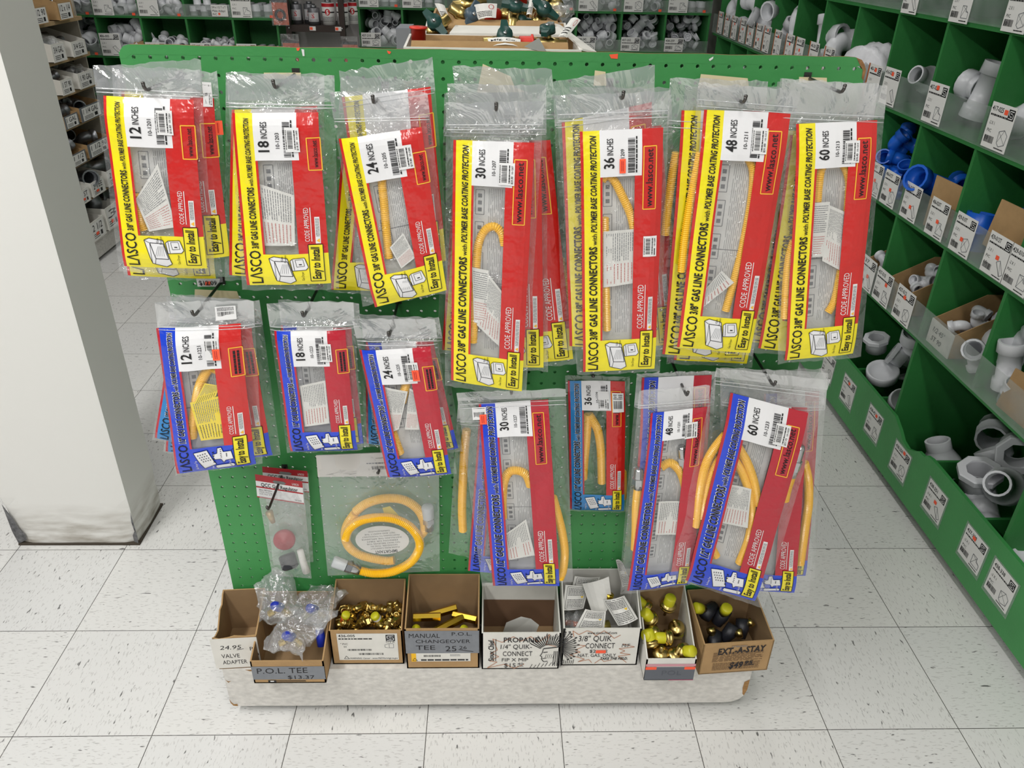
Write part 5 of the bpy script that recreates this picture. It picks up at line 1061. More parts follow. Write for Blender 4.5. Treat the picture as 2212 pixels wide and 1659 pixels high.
def fit_mesh(kind, r, m):
    k = (kind, round(r, 4), m.name)
    if k not in PROTO:
        fn = {'elbow': f_elbow, 'bend': lambda r, m: f_elbow(r, m, PI/4), 'coupling': f_coupling, 'tee': f_tee, 'wye': f_wye, 'bushing': f_bushing, 'reducer': f_reducer, 'drain': f_drain, 'cap': f_cap}[kind]
        o = fn(r, m).build('pipe_'+{'bend': 'elbow', 'drain': 'adapter', 'cap': 'cleanout'}.get(kind, kind), None, (0, 0, 0)); PROTO[k] = o; o['_new'] = 1
    return PROTO[k]
def fitting(kind, r, m, p, d=(0, 0, 1), roll=0, label='', group=None):
    o = fit_mesh(kind, r, m)
    if o.get('_new'): del o['_new']
    else: o = o.copy(); COL.objects.link(o)
    put(o, Vector(p), d, roll); return tag(o, label, 'fitting', group)
def pile(kinds, r, m, lo, hi, n, label, group, seed, stacked=False):
    """a loose heap inside lo..hi (x, y, floor z .. rough top): lower layers first, front lower than back"""
    R_ = random.Random(seed); x0, y0, z0 = lo; x1, y1, z1 = hi; s = r*2.5
    nx = max(1, int((x1-x0-s*.6)/s)); ny = max(1, int((y1-y0-s*.6)/s)); i = 0; lay = 0
    cells = []
    for lay in range(6):
        for b in range(ny):
            if lay and b < (lay-1 if lay < 3 else lay-2): continue
            for a in range(nx): cells.append((a, b, lay))
    for a, b, lay in cells[:n]:
        x = x0+s*.72+(x1-x0-s*1.44)*((a+.5*(lay % 2)*.8)/max(1, nx-1 or 1) if nx > 1 else .5); y = y0+s*.6+(y1-y0-s*1.2)*(b/max(1, ny-1) if ny > 1 else .5)
        x = min(x1-s*.68, x+R_.uniform(-.2, .2)*r); y += R_.uniform(-.2, .2)*r
        z = z0+r*1.25+lay*r*1.9
        if stacked: d, ro = (0, 0, 1), 0
        else: d, ro = (R_.uniform(-1, 1), R_.uniform(-1.2, .3), R_.uniform(-.5, .9)), R_.random()*6
        fitting(R_.choice(kinds), r, m, (x, y, z), d, ro, label, group)

# ---------------------------------------------------------------- bin labels
LABW = mat('label_card', (228, 227, 224), .6); LABSIDE = mat('orange_brown_band', (176, 98, 52), .6)
def bin_label(label, o3, ux, uy, w_, h, n, code, sticker=None, art=1, band=False, parent=None, cut=None, pvc='PVC', qty='10'):
    """o3: top-left corner; ux, uy: unit vectors right and down along the card; n: outward normal"""
    o3 = Vector(o3); ux = Vector(ux).normalized(); uy = Vector(uy).normalized(); n = Vector(n).normalized()
    t = .0012; mb = MB(); P = lambda u, v, l=0: o3+ux*u*w_+uy*v*w_+n*(t+l); H = h/w_
    mb.slab([o3, o3+ux*w_, o3+ux*w_+uy*h, o3+uy*h], n, t, LABW); A = Art(mb, P, .0003, 9)
    u0 = 0
    if band: A.rect(0, 0, .10, H, LABSIDE, 1); u0 = .12
    A.text(code, u0+.05, .19, .11, BLACK, 1, length=.46, bold=.015); A.scribble(u0+.05, .25, .72, .31, 1, BLACK, 1, 'u', len(code), .7)
    A.text('-2 X 1', u0+.08, .5, .08, BLACK, 1, length=.22); A.text(pvc, u0+.08, .68, .08, BLACK, 1, length=.18); A.text(qty, u0+.08, .86, .09, BLACK, 1, length=.14)
    A.bars(u0+.06, H-.28, .44, H-.12, BLACK, 1, 'u', len(code)+3); emblem(A, .72, .06, .24, 1); A.scribble(.55, H-.08, .92, H-.04, 1, BLACK, 1, 'u', 3, .7)
    q = [[(.58,.62),(.78,.55),(.92,.66),(.9,.9),(.7,.98),(.6,.9)], [(.6,.6),(.8,.6),(.8,.75),(.93,.78),(.93,.95),(.6,.95)], [(.58,.66),(.72,.58),(.95,.9),(.84,.98)]][art % 3]
    s = min(1, H/1.15); q = [(a, b*s+H*.04) for a, b in q]; A.loop(q, .018, GREYINK, 1); A.line(q[0], q[3], .012, GREYINK, 1); A.line(q[1], q[-1], .012, GREYINK, 1)
    ob = mb.build('bin_label', None, o3+ux*w_/2+uy*h/2); tag(ob, label, 'label')
    if sticker:
        su, sv = sticker; mb = MB(); A = Art(mb, lambda u, v, l=0: P(u, v, .0009+l), .0003, 9); A.rect(su, sv, su+.14, sv+.11, ORANGE, 0); mb.build('price_sticker', ob)
    return ob

# ---------------------------------------------------------------- right-hand shelving (cubbies facing the aisle)
GDARK = mat('green_shelf_paint', (44, 122, 58), .55, var=.12, scale=7, bump=.08, bscale=70)
RX, RD = 1.315, .36
rs = thing('bin_shelving', 'long green bin shelving along the aisle on the right', 'shelving', (RX, 3.0, 0))
YA, YZ = 1.02, 5.02
LV = [.045, .520, .815, 1.100, 1.385, 1.67]
DIV = [1.20+.31*k-.01 for k in range(13)]                # ... 2.12, 2.43, 2.74 ...
mb = MB(); mb.box((RX+RD, YA, 0), (RX+RD+.012, YZ, 1.95), GDARK); mb.build('back_panel', rs)
for i, z in enumerate(LV):
    mb = MB(); mb.box((RX, YA, z-.016), (RX+RD-.0005, YZ, z), GDARK); mb.build('shelf_board', rs)
mb = MB(); mb.box((RX+.06, YA, 0), (RX+.075, YZ, LV[0]-.017), mat('dark_kick', (40, 44, 40), .8)); mb.build('kick_board', rs)
for k, y in enumerate(DIV):
    mb = MB(); mb.box((RX+.002, y, (LV[0] if k % 2 else LV[1])+.0005), (RX+RD-.001, y+.012, 1.94), GDARK); mb.build('divider', rs)
# tall green lip of the bottom bins, with one broken notch
mb = MB(); lip = [(YA, .252), (1.40, .250), (1.86, .249), (1.885, .243), (1.895, .232), (1.93, .228), (1.95, .214), (1.985, .2), (2.02, .205), (2.05, .225), (2.10, .248), (2.5, .249), (3.3, .25), (YZ, .25)]
vs = [(RX-.011, y, LV[0]-.008) for y, z in lip]+[(RX-.011, y, z) for y, z in lip]+[(RX-.0003, y, LV[0]-.008) for y, z in lip]+[(RX-.0003, y, z) for y, z in lip]; n = len(lip)
fs = []
for i in range(n-1): fs += [(i, n+i, n+i+1, i+1), (2*n+i, 2*n+i+1, 3*n+i+1, 3*n+i), (n+i, 3*n+i, 3*n+i+1, n+i+1), (i, i+1, 2*n+i+1, 2*n+i)]
mb.add(vs, fs+[(0, 2*n, 3*n, n), (n-1, 2*n-1, 4*n-1, 3*n-1)], GREEN); mb.build('front_lip', rs)
for y in (1.30, 1.635, 1.905, 2.285, 2.49):                  # low partitions in the bottom bins
    mb = MB(); mb.box((RX+.0005, y, LV[0]+.001), (RX+.24, y+.010, .205), GDARK); mb.build('low_partition', rs)
for z in LV[1:5]:
    mb = MB(); mb.box((RX-.006, YA, z-.004), (RX-.0035, YZ, z+.098), ACRYL); mb.build('clear_front', rs)
NX, UX, UY = (-1, 0, 0), (0, -1, 0), (0, 0, -1)
def rlabel(label, y, z, w_, h, code, st=None, art=0, band=False, x=RX-.0065, **k): return bin_label(label, (x, y+w_/2, z+h/2), UX, UY, w_, h, NX, code, st, art, band, **k)
orn = ['nearest the camera', 'second nearest the camera', 'third nearest the camera', 'fourth nearest the camera', 'fifth nearest the camera', 'sixth nearest the camera', 'seventh nearest the camera', 'eighth nearest the camera']
for i, (y, c, s) in enumerate([(2.043, '417-025', (.56, .1)), (2.376, '407-025', (.4, .06)), (2.675, '416-025', (.45, .1))]): rlabel('white label above the shelf of blue fittings, %s' % orn[i], y, 1.158, .108, .112, c, s, i)
for i, (y, c, s) in enumerate([(1.787, '429-010', None), (1.885, '429-012T', (.5, .5)), (2.051, '429-010T', (.45, .6)), (2.194, '406-020T', (.5, .55)), (2.359, '406-015T', (.48, .62)), (2.507, '406-012T', (.5, .5)), (2.625, '406-010T', (.5, .5))]): rlabel('white label on the shelf of blue fittings at right, %s' % orn[i], y, .868, .100, .108, c, s, i+1)
for i, (y, c, s) in enumerate([(2.237, '437-012', (.4, .2)), (2.387, '437-010', (.6, .3)), (2.515, '437', (.55, .5))]): rlabel('white label on the shelf with brown cartons at right, %s' % orn[i], y, .572, .112, .110, c, s, i)
for i, (y, c) in enumerate([(2.112, '419-015'), (2.376, '418-015'), (2.675, '418-012')]): rlabel('white bin label on the topmost shelf at upper right, %s' % orn[i], y, 1.425, .10, .10, c, None, i)
for i, (y, z, c, s) in enumerate([(1.442, .150, '438-338', None), (1.576, .152, '437-338', (.36, .12)), (1.784, .150, '438-251', (.5, .42)), (2.0, .140, '438-250', (.55, .05)), (2.204, .152, '438-421', (.5, .1)), (2.422, .150, '437-401', (.42, .12)), (2.612, .15, '438-401', None)]):
    o = rlabel('white label taped to the green front lip, %s' % orn[i], y, z, .098, .098, c, s, i, x=RX-.0112)
    mb = MB(); mb.box((RX-.0118, y-.056, z-.060), (RX-.0115, y+.056, z+.054), ACRYL); mb.build('clear_tape', o)
for i, (y, z) in enumerate([(4.86, 1.17), (4.716, 1.17), (4.566, 1.17), (4.407, 1.17), (4.27, 1.172), (4.127, 1.171), (4.0, 1.171), (3.841, 1.17), (3.679, 1.168), (3.552, 1.168), (3.387, 1.168), (3.222, 1.168), (2.807, 1.16)]):
    nm = ['first', 'second', 'third', 'fourth', 'fifth', 'sixth', 'seventh', 'eighth', 'ninth', 'tenth', 'eleventh', 'twelfth'][i] if i < 12 else 'last'
    rlabel('%s label from the far corner on the right shelving, brown edged' % nm if i < 12 else 'brown edged label just beyond the pegboard at the right shelving', y, z-.008, .105, .112, '40-%d' % (10+i), (.5, .1+.1*(i % 6)), i, True)
def rf(kind, r, p, d, roll, label, m=PVC): return fitting(kind, r, m, p, d, roll, label)
# named fittings in the near bins
rf('reducer', .036, (RX+.10, 2.66, 1.185), (-.9, -.3, .3), 0, 'white round rim behind the clear front above the blue fittings')
rf('tee', .034, (RX+.115, 2.345, 1.20), (-.15, .1, -.98), 2.2, 'large white pipe tee standing behind clear front above the blue fittings')
rf('elbow', .038, (RX+.08, 2.08, 1.175), (-.3, -.9, .2), .8, 'white elbow at the right frame edge above the blue fittings')
rf('cap', .046, (RX+.15, 2.20, 1.45), (-.7, -.2, .6), 0, 'white round fitting on the topmost shelf behind the clear front')
rf('tee', .042, (RX+.14, 2.02, 1.45), (0, .8, .5), 1, 'white tee on the topmost shelf at the upper right corner')
PB = mat('blue_pvc', (28, 98, 206), .35)
for i, (k, r_, p, d, ro) in enumerate([('elbow', .021, (RX+.06, 2.675, .970), (-.8, -.3, .3), 1.0), ('elbow', .021, (RX+.10, 2.675, .985), (-.9, .2, .3), 2.2), ('elbow', .021, (RX+.06, 2.69, .914), (-.6, .6, .3), .4), ('elbow', .021, (RX+.09, 2.655, .925), (-.4, -.7, .3), 3), ('bend', .021, (RX+.06, 2.63, .885), (-.5, .8, .1), 0), ('elbow', .021, (RX+.09, 2.60, .88), (.2, .8, .5), 1.2), ('elbow', .021, (RX+.05, 2.60, .845), (-.7, .3, .5), 2.6)]):
    fitting(k, r_, PB, p, d, ro, 'blue plastic elbow in the farthest heap of blue fittings', 'blue elbows in one bin')
rf('elbow', .034, (RX+.06, 2.395, .915), (.85, .35, -.35), PI, 'large blue elbow with its round mouth facing the aisle, beside a brown carton flap', PB)
rf('coupling', .024, (RX+.12, 2.34, .935), (.2, .95, .05), 0, 'blue elbow behind the brown carton flap', PB)
rf('coupling', .034, (RX+.05, 2.085, .868), (.1, .1, 1), 0, 'blue coupling standing behind the clear front near its label', PB)
rf('coupling', .034, (RX+.12, 2.03, .89), (-.3, .2, 1), 0, 'blue coupling leaning behind the second brown flap', PB)
rf('coupling', .034, (RX+.085, 1.905, .945), (-.2, -.2, 1), 0, 'blue pipe fitting at the right edge of the frame', PB)
def flap(label, pts, t=.004, m=CARD):
    q = [Vector(p) for p in pts]; n = (q[1]-q[0]).cross(q[-1]-q[0]).normalized(); b = [p+n*t for p in q]; k = len(q); mb = MB()
    mb.add(q+b, [tuple(range(k-1, -1, -1)), tuple(range(k, 2*k))]+[(i, (i+1) % k, k+(i+1) % k, k+i) for i in range(k)], m); return tag(mb.build('cardboard_flap', None, sum(q, Vector())/k), label, 'cardboard')
flap('brown cardboard piece standing beside the large blue elbow', [(RX+.02, 2.30, .817), (RX+.03, 2.155, .817), (RX+.03, 2.155, .968), (RX+.02, 2.30, .968)])
flap('brown cardboard piece beside the blue coupling at the frame edge', [(RX+.025, 2.00, .86), (RX+.03, 1.84, .86), (RX+.03, 1.86, .99), (RX+.025, 1.98, .99)])
def bin_box(label, y0, y1, z, x0=RX+.012, d=.26, hf=.06, hb=.13, front=None):
    t = thing('bin_carton', label, 'box', (x0, (y0+y1)/2, z)); mb = MB(); e = .003
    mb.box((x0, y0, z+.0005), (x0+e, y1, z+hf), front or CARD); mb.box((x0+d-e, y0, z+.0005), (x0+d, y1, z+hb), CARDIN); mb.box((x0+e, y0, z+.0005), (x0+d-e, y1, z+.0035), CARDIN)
    for y in (y0, y1-e):
        p = [(x0+e, y, z+.004), (x0+d-e, y, z+.004), (x0+d-e, y, z+hb), (x0+d*.55, y, z+hb), (x0+e, y, z+hf)]; q = [(a, y+e, c) for a, _, c in p]
        mb.add(p+q, [(4,3,2,1,0), (5,6,7,8,9)]+[(i, (i+1) % 5, 5+(i+1) % 5, 5+i) for i in range(5)], CARD)
    mb.build('carton_body', t); return t
t = bin_box('brown carton of small white elbows on the right shelving, beside the divider', 2.27, 2.415, LV[1], hf=.075, hb=.15)
t = bin_box('brown carton of small white elbows at the far end of its shelf', 2.445, 2.60, LV[1], hf=.07, hb=.14, front=WCARD)
t = bin_box('brown carton of white fittings with handwritten 45 degree front', 1.975, 2.10, LV[1], hf=.075, hb=.15, front=WCARD)
mb = MB(); A = Art(mb, lambda u, v, l=0: Vector((RX+.0112-l, 2.09-u*.11, LV[1]+.07-v*.11)), .0003, 9); A.text('1/2 45°', .1, .25, .14, INK, length=.6, shear=.2); A.text('ST 90', .12, .5, .14, INK, length=.5, shear=.2); mb.build('handwriting', t)
PVS = PVC
for (y, n_, g, sd) in ((2.34, 5, 'the brown carton beside the divider', 1), (2.52, 4, 'the far brown carton with white front', 2), (2.04, 5, 'the brown carton with handwritten front', 3)):
    R_ = random.Random(sd)
    for i in range(n_): fitting('elbow', .015, PVC, (RX+.06+.035*i, y+R_.uniform(-.035, .035), LV[1]+.085+.012*i), (R_.uniform(-1, .2), R_.uniform(-1, 1), R_.uniform(-.3, .8)), R_.random()*6, 'small white elbow in %s on the right shelving' % g, 'white elbows in '+g)
rf('tee', .029, (RX+.05, 1.775, LV[1]+.088), (-.12, .1, 1), 3.3, 'white tee standing behind the clear front at right, large round mouth upwards')
rf('elbow', .025, (RX+.05, 1.915, LV[1]+.05), (-.2, .5, .9), .6, 'white elbow between the handwritten carton and the big tee')
rf('elbow', .025, (RX+.12, 1.965, LV[1]+.065), (-.4, .6, .6), 2.6, 'white elbow behind the one beside the big tee')
rf('coupling', .024, (RX+.04, 1.715, LV[1]+.04), (-.2, -.3, 1), 0, 'white fitting lying right below the big tee')
rf('elbow', .03, (RX+.10, 1.81, LV[1]+.125), (-.9, .1, .3), 1, 'white fitting with round mouth at the right frame edge above the big tee')
flap('brown cardboard corner at the right frame edge beside the white tee', [(RX+.015, 1.72, LV[1]+.001), (RX+.02, 1.60, LV[1]+.001), (RX+.02, 1.60, LV[1]+.13), (RX+.015, 1.70, LV[1]+.12)])
# bottom bins
RP = lambda u, v, dx: tuple(bp(u, v, 0, RX+dx))
for k, r_, p, d, ro, l in [('bushing', .036, RP(1893, 740, .10), (-.25, -.1, 1), .2, 'white threaded hexagonal fitting standing in the far bottom bin'),
    ('cap', .054, RP(1906, 808, .085), (-.22, -.25, .95), 0, 'shallow white bowl shaped fitting in the bottom bin'),
    ('bushing', .034, RP(1938, 768, .13), (-.75, .5, .35), 0, 'white hexagonal fitting on its side behind the bowl shaped one'),
    ('reducer', .036, RP(1972, 738, .16), (.15, .2, -1), 0, 'white flanged reducer upside down beside the divider'),
    ('coupling', .036, (RX+.22, 2.50, .23), (.5, .6, .3), 0, 'white coupling lying at the back of the far bottom bin'),
    ('cap', .042, (RX+.10, 2.27, .20), (-.1, -.7, .7), 0, 'white fitting edge peeping over the lip at the low partition'),
    ('bushing', .047, (RX+.085, 1.775, .245), (-.22, -.14, 1), .3, 'big white octagonal threaded bushing at the front of the bottom bin'),
    ('reducer', .044, (RX+.10, 1.695, .275), (-.72, -.5, .5), 0, 'white reducer with open mouth right of the big octagonal bushing'),
    ('bushing', .047, (RX+.19, 1.80, .315), (-.5, -.85, .1), .6, 'large grey white threaded adapter lying behind the octagonal bushing'),
    ('reducer', .046, (RX+.10, 1.97, .165), (-.3, .3, .9), 0, 'white ring fitting left of the octagonal bushing'),
    ('cap', .05, (RX+.18, 1.87, .26), (-.3, .6, .7), 0, 'white cap behind the ring fitting'),
    ('coupling', .040, (RX+.27, 2.02, .235), (-.6, -.8, .1), 0, 'dark shaded white coupling at the back of the bottom bin'),
    ('bend', .04, (RX+.10, 1.72, .15), (.4, .9, .1), 1, 'white elbow below the octagonal bushing in the bottom bin'),
    ('cap', .05, (RX+.07, 1.47, .205), (-.2, -.2, 1), 0, 'white square edged fitting in the nearest bottom bin')]: rf(k, r_, p, d, ro, l)
# far part of the right shelving, above the display's top edge
W2 = PVC
for i, (k, r_, p, d, ro) in enumerate([('elbow', .036, (RX+.05, 3.32, 1.20), (-.1, .1, 1), 2.4), ('tee', .036, (RX+.04, 3.40, 1.235), (0, .2, 1), 2), ('elbow', .036, (RX+.06, 4.42, 1.27), (-.2, -.2, 1), 2.8), ('elbow', .036, (RX+.05, 4.05, 1.27), (.1, -.4, 1), 3.4), ('elbow', .036, (RX+.05, 3.78, 1.255), (-.2, 0, 1), 2.5), ('bend', .036, (RX+.05, 4.25, 1.215), (-.4, .7, .5), 0), ('bend', .036, (RX+.05, 3.88, 1.19), (-.4, -.7, .5), 1), ('elbow', .032, (RX+.06, 4.72, 1.27), (-.7, .3, .5), 1), ('elbow', .032, (RX+.05, 4.85, 1.22), (-.3, .8, .5), 2), ('reducer', .03, (RX+.04, 4.62, 1.19), (-.8, .1, .5), 0)]):
    fitting(k, r_, PVC, p, d, ro, ['white elbow standing in the bin nearest the pegboard corner on the right shelving', 'white tee standing beside that nearest elbow on the right shelving', 'tall white elbow above the fourth far label', 'curved white trap above the sixth far label', 'white standing elbow above the eighth far label', 'white bend lying behind the fifth far label', 'white bend lying behind the eighth far label', 'white elbow above the second far label', 'white elbow above the first far label at the corner', 'white ring above the third far label'][i])
rf('cap', .05, (RX+.05, 4.45, .93), (-.9, -.1, .3), 0, 'white round rim peeping above the pegboard from the bin below the far labels')
c = Vector((RX+.04, 2.95, 1.19)); t = thing('bagged_fittings', 'white plastic bag of fittings in the bin right of the pegboard corner', 'bag', c)
MILK = mat('milky_plastic_bag', (225, 225, 230), .35, bump=.5, bscale=25); crumpled(t, c, .055, .095, .07, 4.4, MILK, None, .5, True)
# ---------------------------------------------------------------- shelving along the back
YK = 4.87
def back_unit(name, label, x0, x1, y, levels, divs, depth=.30):
    t = thing('bin_shelving', label, 'shelving', ((x0+x1)/2, y, 0)); mb = MB(); mb.box((x0, y+depth, 0), (x1, y+depth+.012, 1.75), GDARK); mb.build('back_panel', t)
    for z in levels: mb = MB(); mb.box((x0, y, z-.016), (x1, y+depth-.0005, z), GDARK); mb.build('shelf_board', t)
    for x in divs: mb = MB(); mb.box((x-.006, y+.002, .02), (x+.006, y+depth-.001, 1.74), GDARK); mb.build('divider', t)
    for z in levels[1:]: mb = MB(); mb.box((x0, y-.006, z-.004), (x1, y-.0035, z+.06), ACRYL); mb.build('clear_front', t)
    return t
zl = [.06, .30, .52, .73, .935, 1.145, 1.36]; dl = [-2.47, -2.215, -1.965, -1.712, -1.452, -1.205]
back_unit('left', 'green bin shelving along the back wall at the left, behind the display', -2.47, -1.19, YK, zl, dl)
YR = 5.03; zr = [.06, .32, .55, .77, .985, 1.200, 1.42]; dr = [-.765, -.515, -.26, -.005, .25, .505, .77, 1.03, 1.288]
back_unit('right', 'green bin shelving along the back wall at the right, behind the valve cartons', -.775, 1.296, YR, zr, dr)
def blabel(label, x, z, y, code, w_=.112, h=.118, st=None, art=0, **k): return bin_label(label, (x, y-.0066, z+h), (1, 0, 0), (0, 0, -1), w_, h, (0, -1, 0), code, st, art, **k)
pos = ['leftmost', 'second from left', 'third from left', 'fourth from left', 'fifth from left', 'sixth from left', 'seventh from left', 'eighth from left']
for i in range(5):
    if i == 3: continue
    blabel('white label on the upper back left shelf, %s bin' % pos[i], dl[i]+.004-(.05 if i == 0 else 0), 1.141, YK, ['406-007', '406-010', '407-005', '', '429-005'][i], art=i, qty='25')
    mb = MB(); mb.box((dl[i]+.215, YK-.009, 1.143), (dl[i]+.232, YK-.0075, 1.156), ORANGE); tag(mb.build('orange_sticker', None, (dl[i]+.22, YK-.008, 1.15)), 'orange price dot on the upper back left shelf, %s bin' % pos[i], 'sticker')
mb = MB(); p = (dl[3]+.055, YK-.012, 1.143); A = Art(mb, lambda u, v, l=0: Vector((dl[3]+.155+u*.09, YK-.012-l, 1.205-v*.09)), .0004, 9); A.rect(0, 0, 1, .66, LABW, 0); A.text('3/4 x 1/2 T x T', .06, .2, .12, INK, length=.85); A.text('Male Adapt', .06, .4, .12, INK, length=.8); A.text('PVC', .06, .6, .12, INK, length=.25); A.rect(.4, .45, .52, .58, ORANGE, 1)
tag(mb.build('bin_label', None, p), 'handwritten white label on the upper shelf of the back left shelving', 'label')
for i in (0, 1, 2, 3, 4): blabel('white label on the second back left shelf, %s bin' % pos[i], dl[i]+.004-(.055 if i == 0 else 0), .931 if i < 2 else .931-.0, YK, ['406-012', '406-005', '417-007', '437-005', '429-007'][i], h=.118 if i < 2 else .075, art=i+1, qty='50')
for i in (0,): mb = MB(); mb.box((dl[0]+.215, YK-.009, .934), (dl[0]+.232, YK-.0075, .947), ORANGE); tag(mb.build('orange_sticker', None, (dl[0]+.22, YK-.008, .94)), 'orange price dot on the second shelf of the back left shelving', 'sticker')
cc = ['437-130', '437-131', '438-130', '437-247', '437-248', '437-249', '437-250', '']
for i in range(8):
    if i in (2, 3): continue
    blabel('white label on the upper back right shelf, %s bin' % pos[i], dr[i]+.006, 1.196, YR, cc[i] or '437-251', st=None, art=i, qty='25/100')
    mb = MB(); mb.box((dr[i]+.21, YR-.009, 1.199), (dr[i]+.227, YR-.0075, 1.212), ORANGE); tag(mb.build('orange_sticker', None, (dr[i]+.22, YR-.008, 1.2)), 'orange price dot on the upper back right shelf, %s bin' % pos[i], 'sticker')
    blabel('white label on the second back right shelf, %s bin' % pos[i], dr[i]+.006, .985, YR, '43%d-2%d' % (7+i % 2, 10+7*i), h=.075, art=i, qty='50')
E1 = lambda i, row, what, side='left': ('white %s heaped on the %s shelf of the back %s unit, %s bin' % (what, row, side, pos[i]), 'white %s, back %s shelving, %s row, bin %d' % (what, side, row, i+1))
def bpile(side, row, i, kinds, r_, n_, what, seed, stacked=False, m=PVC):
    d, y, z = (dl, YK, zl) if side == 'left' else (dr, YR, zr); zz = z[5] if row == 'upper' else z[4]
    l, g = E1(i, row, what, side); pile(kinds, r_, m, (d[i]+.012, y+.012, zz), (d[i+1]-.012, y+.24, zz+.1), n_, l, g, seed, stacked)
for a in [('left', 'upper', 0, ['elbow'], .024, 14, 'elbow', 1), ('left', 'upper', 1, ['elbow', 'bend'], .021, 18, 'elbow', 2), ('left', 'upper', 2, ['elbow', 'coupling'], .019, 22, 'fitting', 3), ('left', 'upper', 3, ['coupling'], .018, 18, 'coupling', 4, True), ('left', 'upper', 4, ['coupling'], .022, 10, 'coupling', 5, True),
          ('left', 'second', 0, ['elbow', 'bend'], .027, 23, 'elbow', 6), ('left', 'second', 1, ['elbow', 'coupling'], .024, 24, 'fitting', 7), ('left', 'second', 2, ['coupling', 'elbow'], .019, 26, 'fitting', 8), ('left', 'second', 3, ['elbow', 'coupling'], .016, 49, 'ell', 9), ('left', 'second', 4, ['coupling'], .016, 20, 'coupling', 10, True),
          ('right', 'upper', 0, ['coupling'], .019, 8, 'bushing', 11, True), ('right', 'upper', 1, ['coupling'], .019, 8, 'coupling', 12, True), ('right', 'upper', 4, ['elbow', 'coupling', 'reducer'], .022, 12, 'fitting', 13), ('right', 'upper', 5, ['reducer', 'coupling'], .021, 12, 'reducer', 14), ('right', 'upper', 6, ['drain', 'coupling'], .021, 12, 'adapter', 15), ('right', 'upper', 7, ['coupling'], .019, 10, 'sleeve', 16, True),
          ('right', 'second', 0, ['coupling', 'reducer'], .022, 31, 'bushing', 17), ('right', 'second', 1, ['coupling'], .020, 23, 'coupling', 18), ('right', 'second', 4, ['coupling', 'reducer'], .022, 34, 'bushing', 19), ('right', 'second', 5, ['coupling', 'reducer'], .023, 31, 'reducer', 20), ('right', 'second', 6, ['bushing', 'drain', 'coupling'], .024, 29, 'adapter', 21), ('right', 'second', 7, ['drain', 'coupling', 'cap'], .024, 29, 'drain', 22)]: bpile(*a)
# third shelf at the far left, only its corner shows
for i in range(3): fitting('elbow', .024, PVC, (-2.39+.07*i, YK+.05, .78), (-.4, -.6, .5), i*2, 'white elbow on the third shelf of the back left shelving, below the second row', 'white elbows on the third shelf')
blabel('white label on the third back left shelf, beside the first yellow bag', dl[0]+.05, .735, YK, '406-020')
flap('small brown cardboard piece between the second and third bins of the back left shelving', [(dl[2]-.06, YK+.02, .94), (dl[2]-.010, YK+.03, .94), (dl[2]-.010, YK+.03, 1.01), (dl[2]-.07, YK+.02, 1.0)])
mb = MB(); mb.box((dl[4]+.13, YK+.02, .9355), (dl[4]+.19, YK+.12, .975), WCARD); tag(mb.build('small_carton', None, (dl[4]+.15, YK+.05, .9355)), 'small white carton on the second shelf of the back left shelving', 'box')
# ---------------------------------------------------------------- dark metal rack with cans between the green units
DKM = mat('dark_bronze_metal', (62, 52, 48), .5, .5); x0, x1 = -1.165, -.785; y0 = YK+.03
t = thing('metal_rack', 'dark metal rack with cans between the two back shelvings', 'rack', ((x0+x1)/2, y0, 0))
for x in (x0, x1-.075):
    mb = MB(); mb.box((x, y0, 0), (x+.03, y0+.03, 1.9), DKM); mb.build('upright', t)
for z in (.62, 1.105, 1.45): mb = MB(); mb.box((x0+.031, y0-.002, z-.035), (x1-.076, y0+.30, z), DKM); mb.build('rack_shelf', t)
mb = MB(); mb.box((x0-.02, y0+.32, 0), (x1+.02, y0+.33, 1.9), mat('pale_rack_back', (196, 190, 190), .8)); mb.build('rack_back', t)
mb = MB()
for x in (x0+.012, x1-.068): mb.lathe([(0, -.001), (.005, -.001), (.005, .002), (0, .002)], STEEL, 8, Matrix.Translation((x+.006, y0-.002, 1.09)) @ Matrix.Rotation(PI/2, 4, 'X'))
mb.build('rack_bolts', t)
CANW = mat('can_white', (228, 226, 224), .4); CANR = mat('can_red', (190, 30, 40), .4); LID = mat('can_lid', (140, 142, 146), .35, .8)
def can(label, x, y, z, r_, h, col, name='can'):
    t = thing(name, label, 'can', (x, y, z), 'cans on the dark rack'); mb = MB(); mb.lathe([(0, 0), (r_, 0), (r_, h), (r_*.93, h+.002), (0, h+.002)], col, 20, Matrix.Translation((x, y, z))); mb.build('can_body', t)
    mb = MB(); mb.lathe([(0, 0), (r_*.5, 0), (r_*.5, .012), (0, .012)], LID, 14, Matrix.Translation((x, y, z+h+.0022))); mb.build('lid', t)
    mb = MB(); A = Art(mb, lambda u, v, l=0: Vector((x+r_*1.003*math.sin((u-.5)*2.4)*(1+l*8), y-r_*1.003*math.cos((u-.5)*2.4)*(1+l*8), z+h-v*h)), .001, .06)
    if col is CANW:
        A.rect(-.05, 0, 1.05, .16, CANR, 0); A.rect(.0, .38, 1, .44, BLACK, 0); A.poly([(.5+.17*math.cos(k*PI/8), .40+.155*math.sin(k*PI/8)) for k in range(16)], CANR, 1); A.text('5', .5, .5, .19, WHITE, 2, align='c', bold=.04, length=.14)
        A.scribble(.1, .6, .9, .85, 4, BLACK, 1, 'u', 3, .3)
    else: A.rect(.1, .25, .9, .8, mat('grey_can_label', (200, 198, 200), .5), 0); A.text('S', .4, .6, .3, CANR, 1, bold=.03); A.scribble(.2, .65, .85, .78, 2, BLACK, 1, 'u', 3, .3)
    mb.build('printed_wrap', t)
GC = mat('can_grey', (120, 120, 124), .4, .5); rz = 1.1055
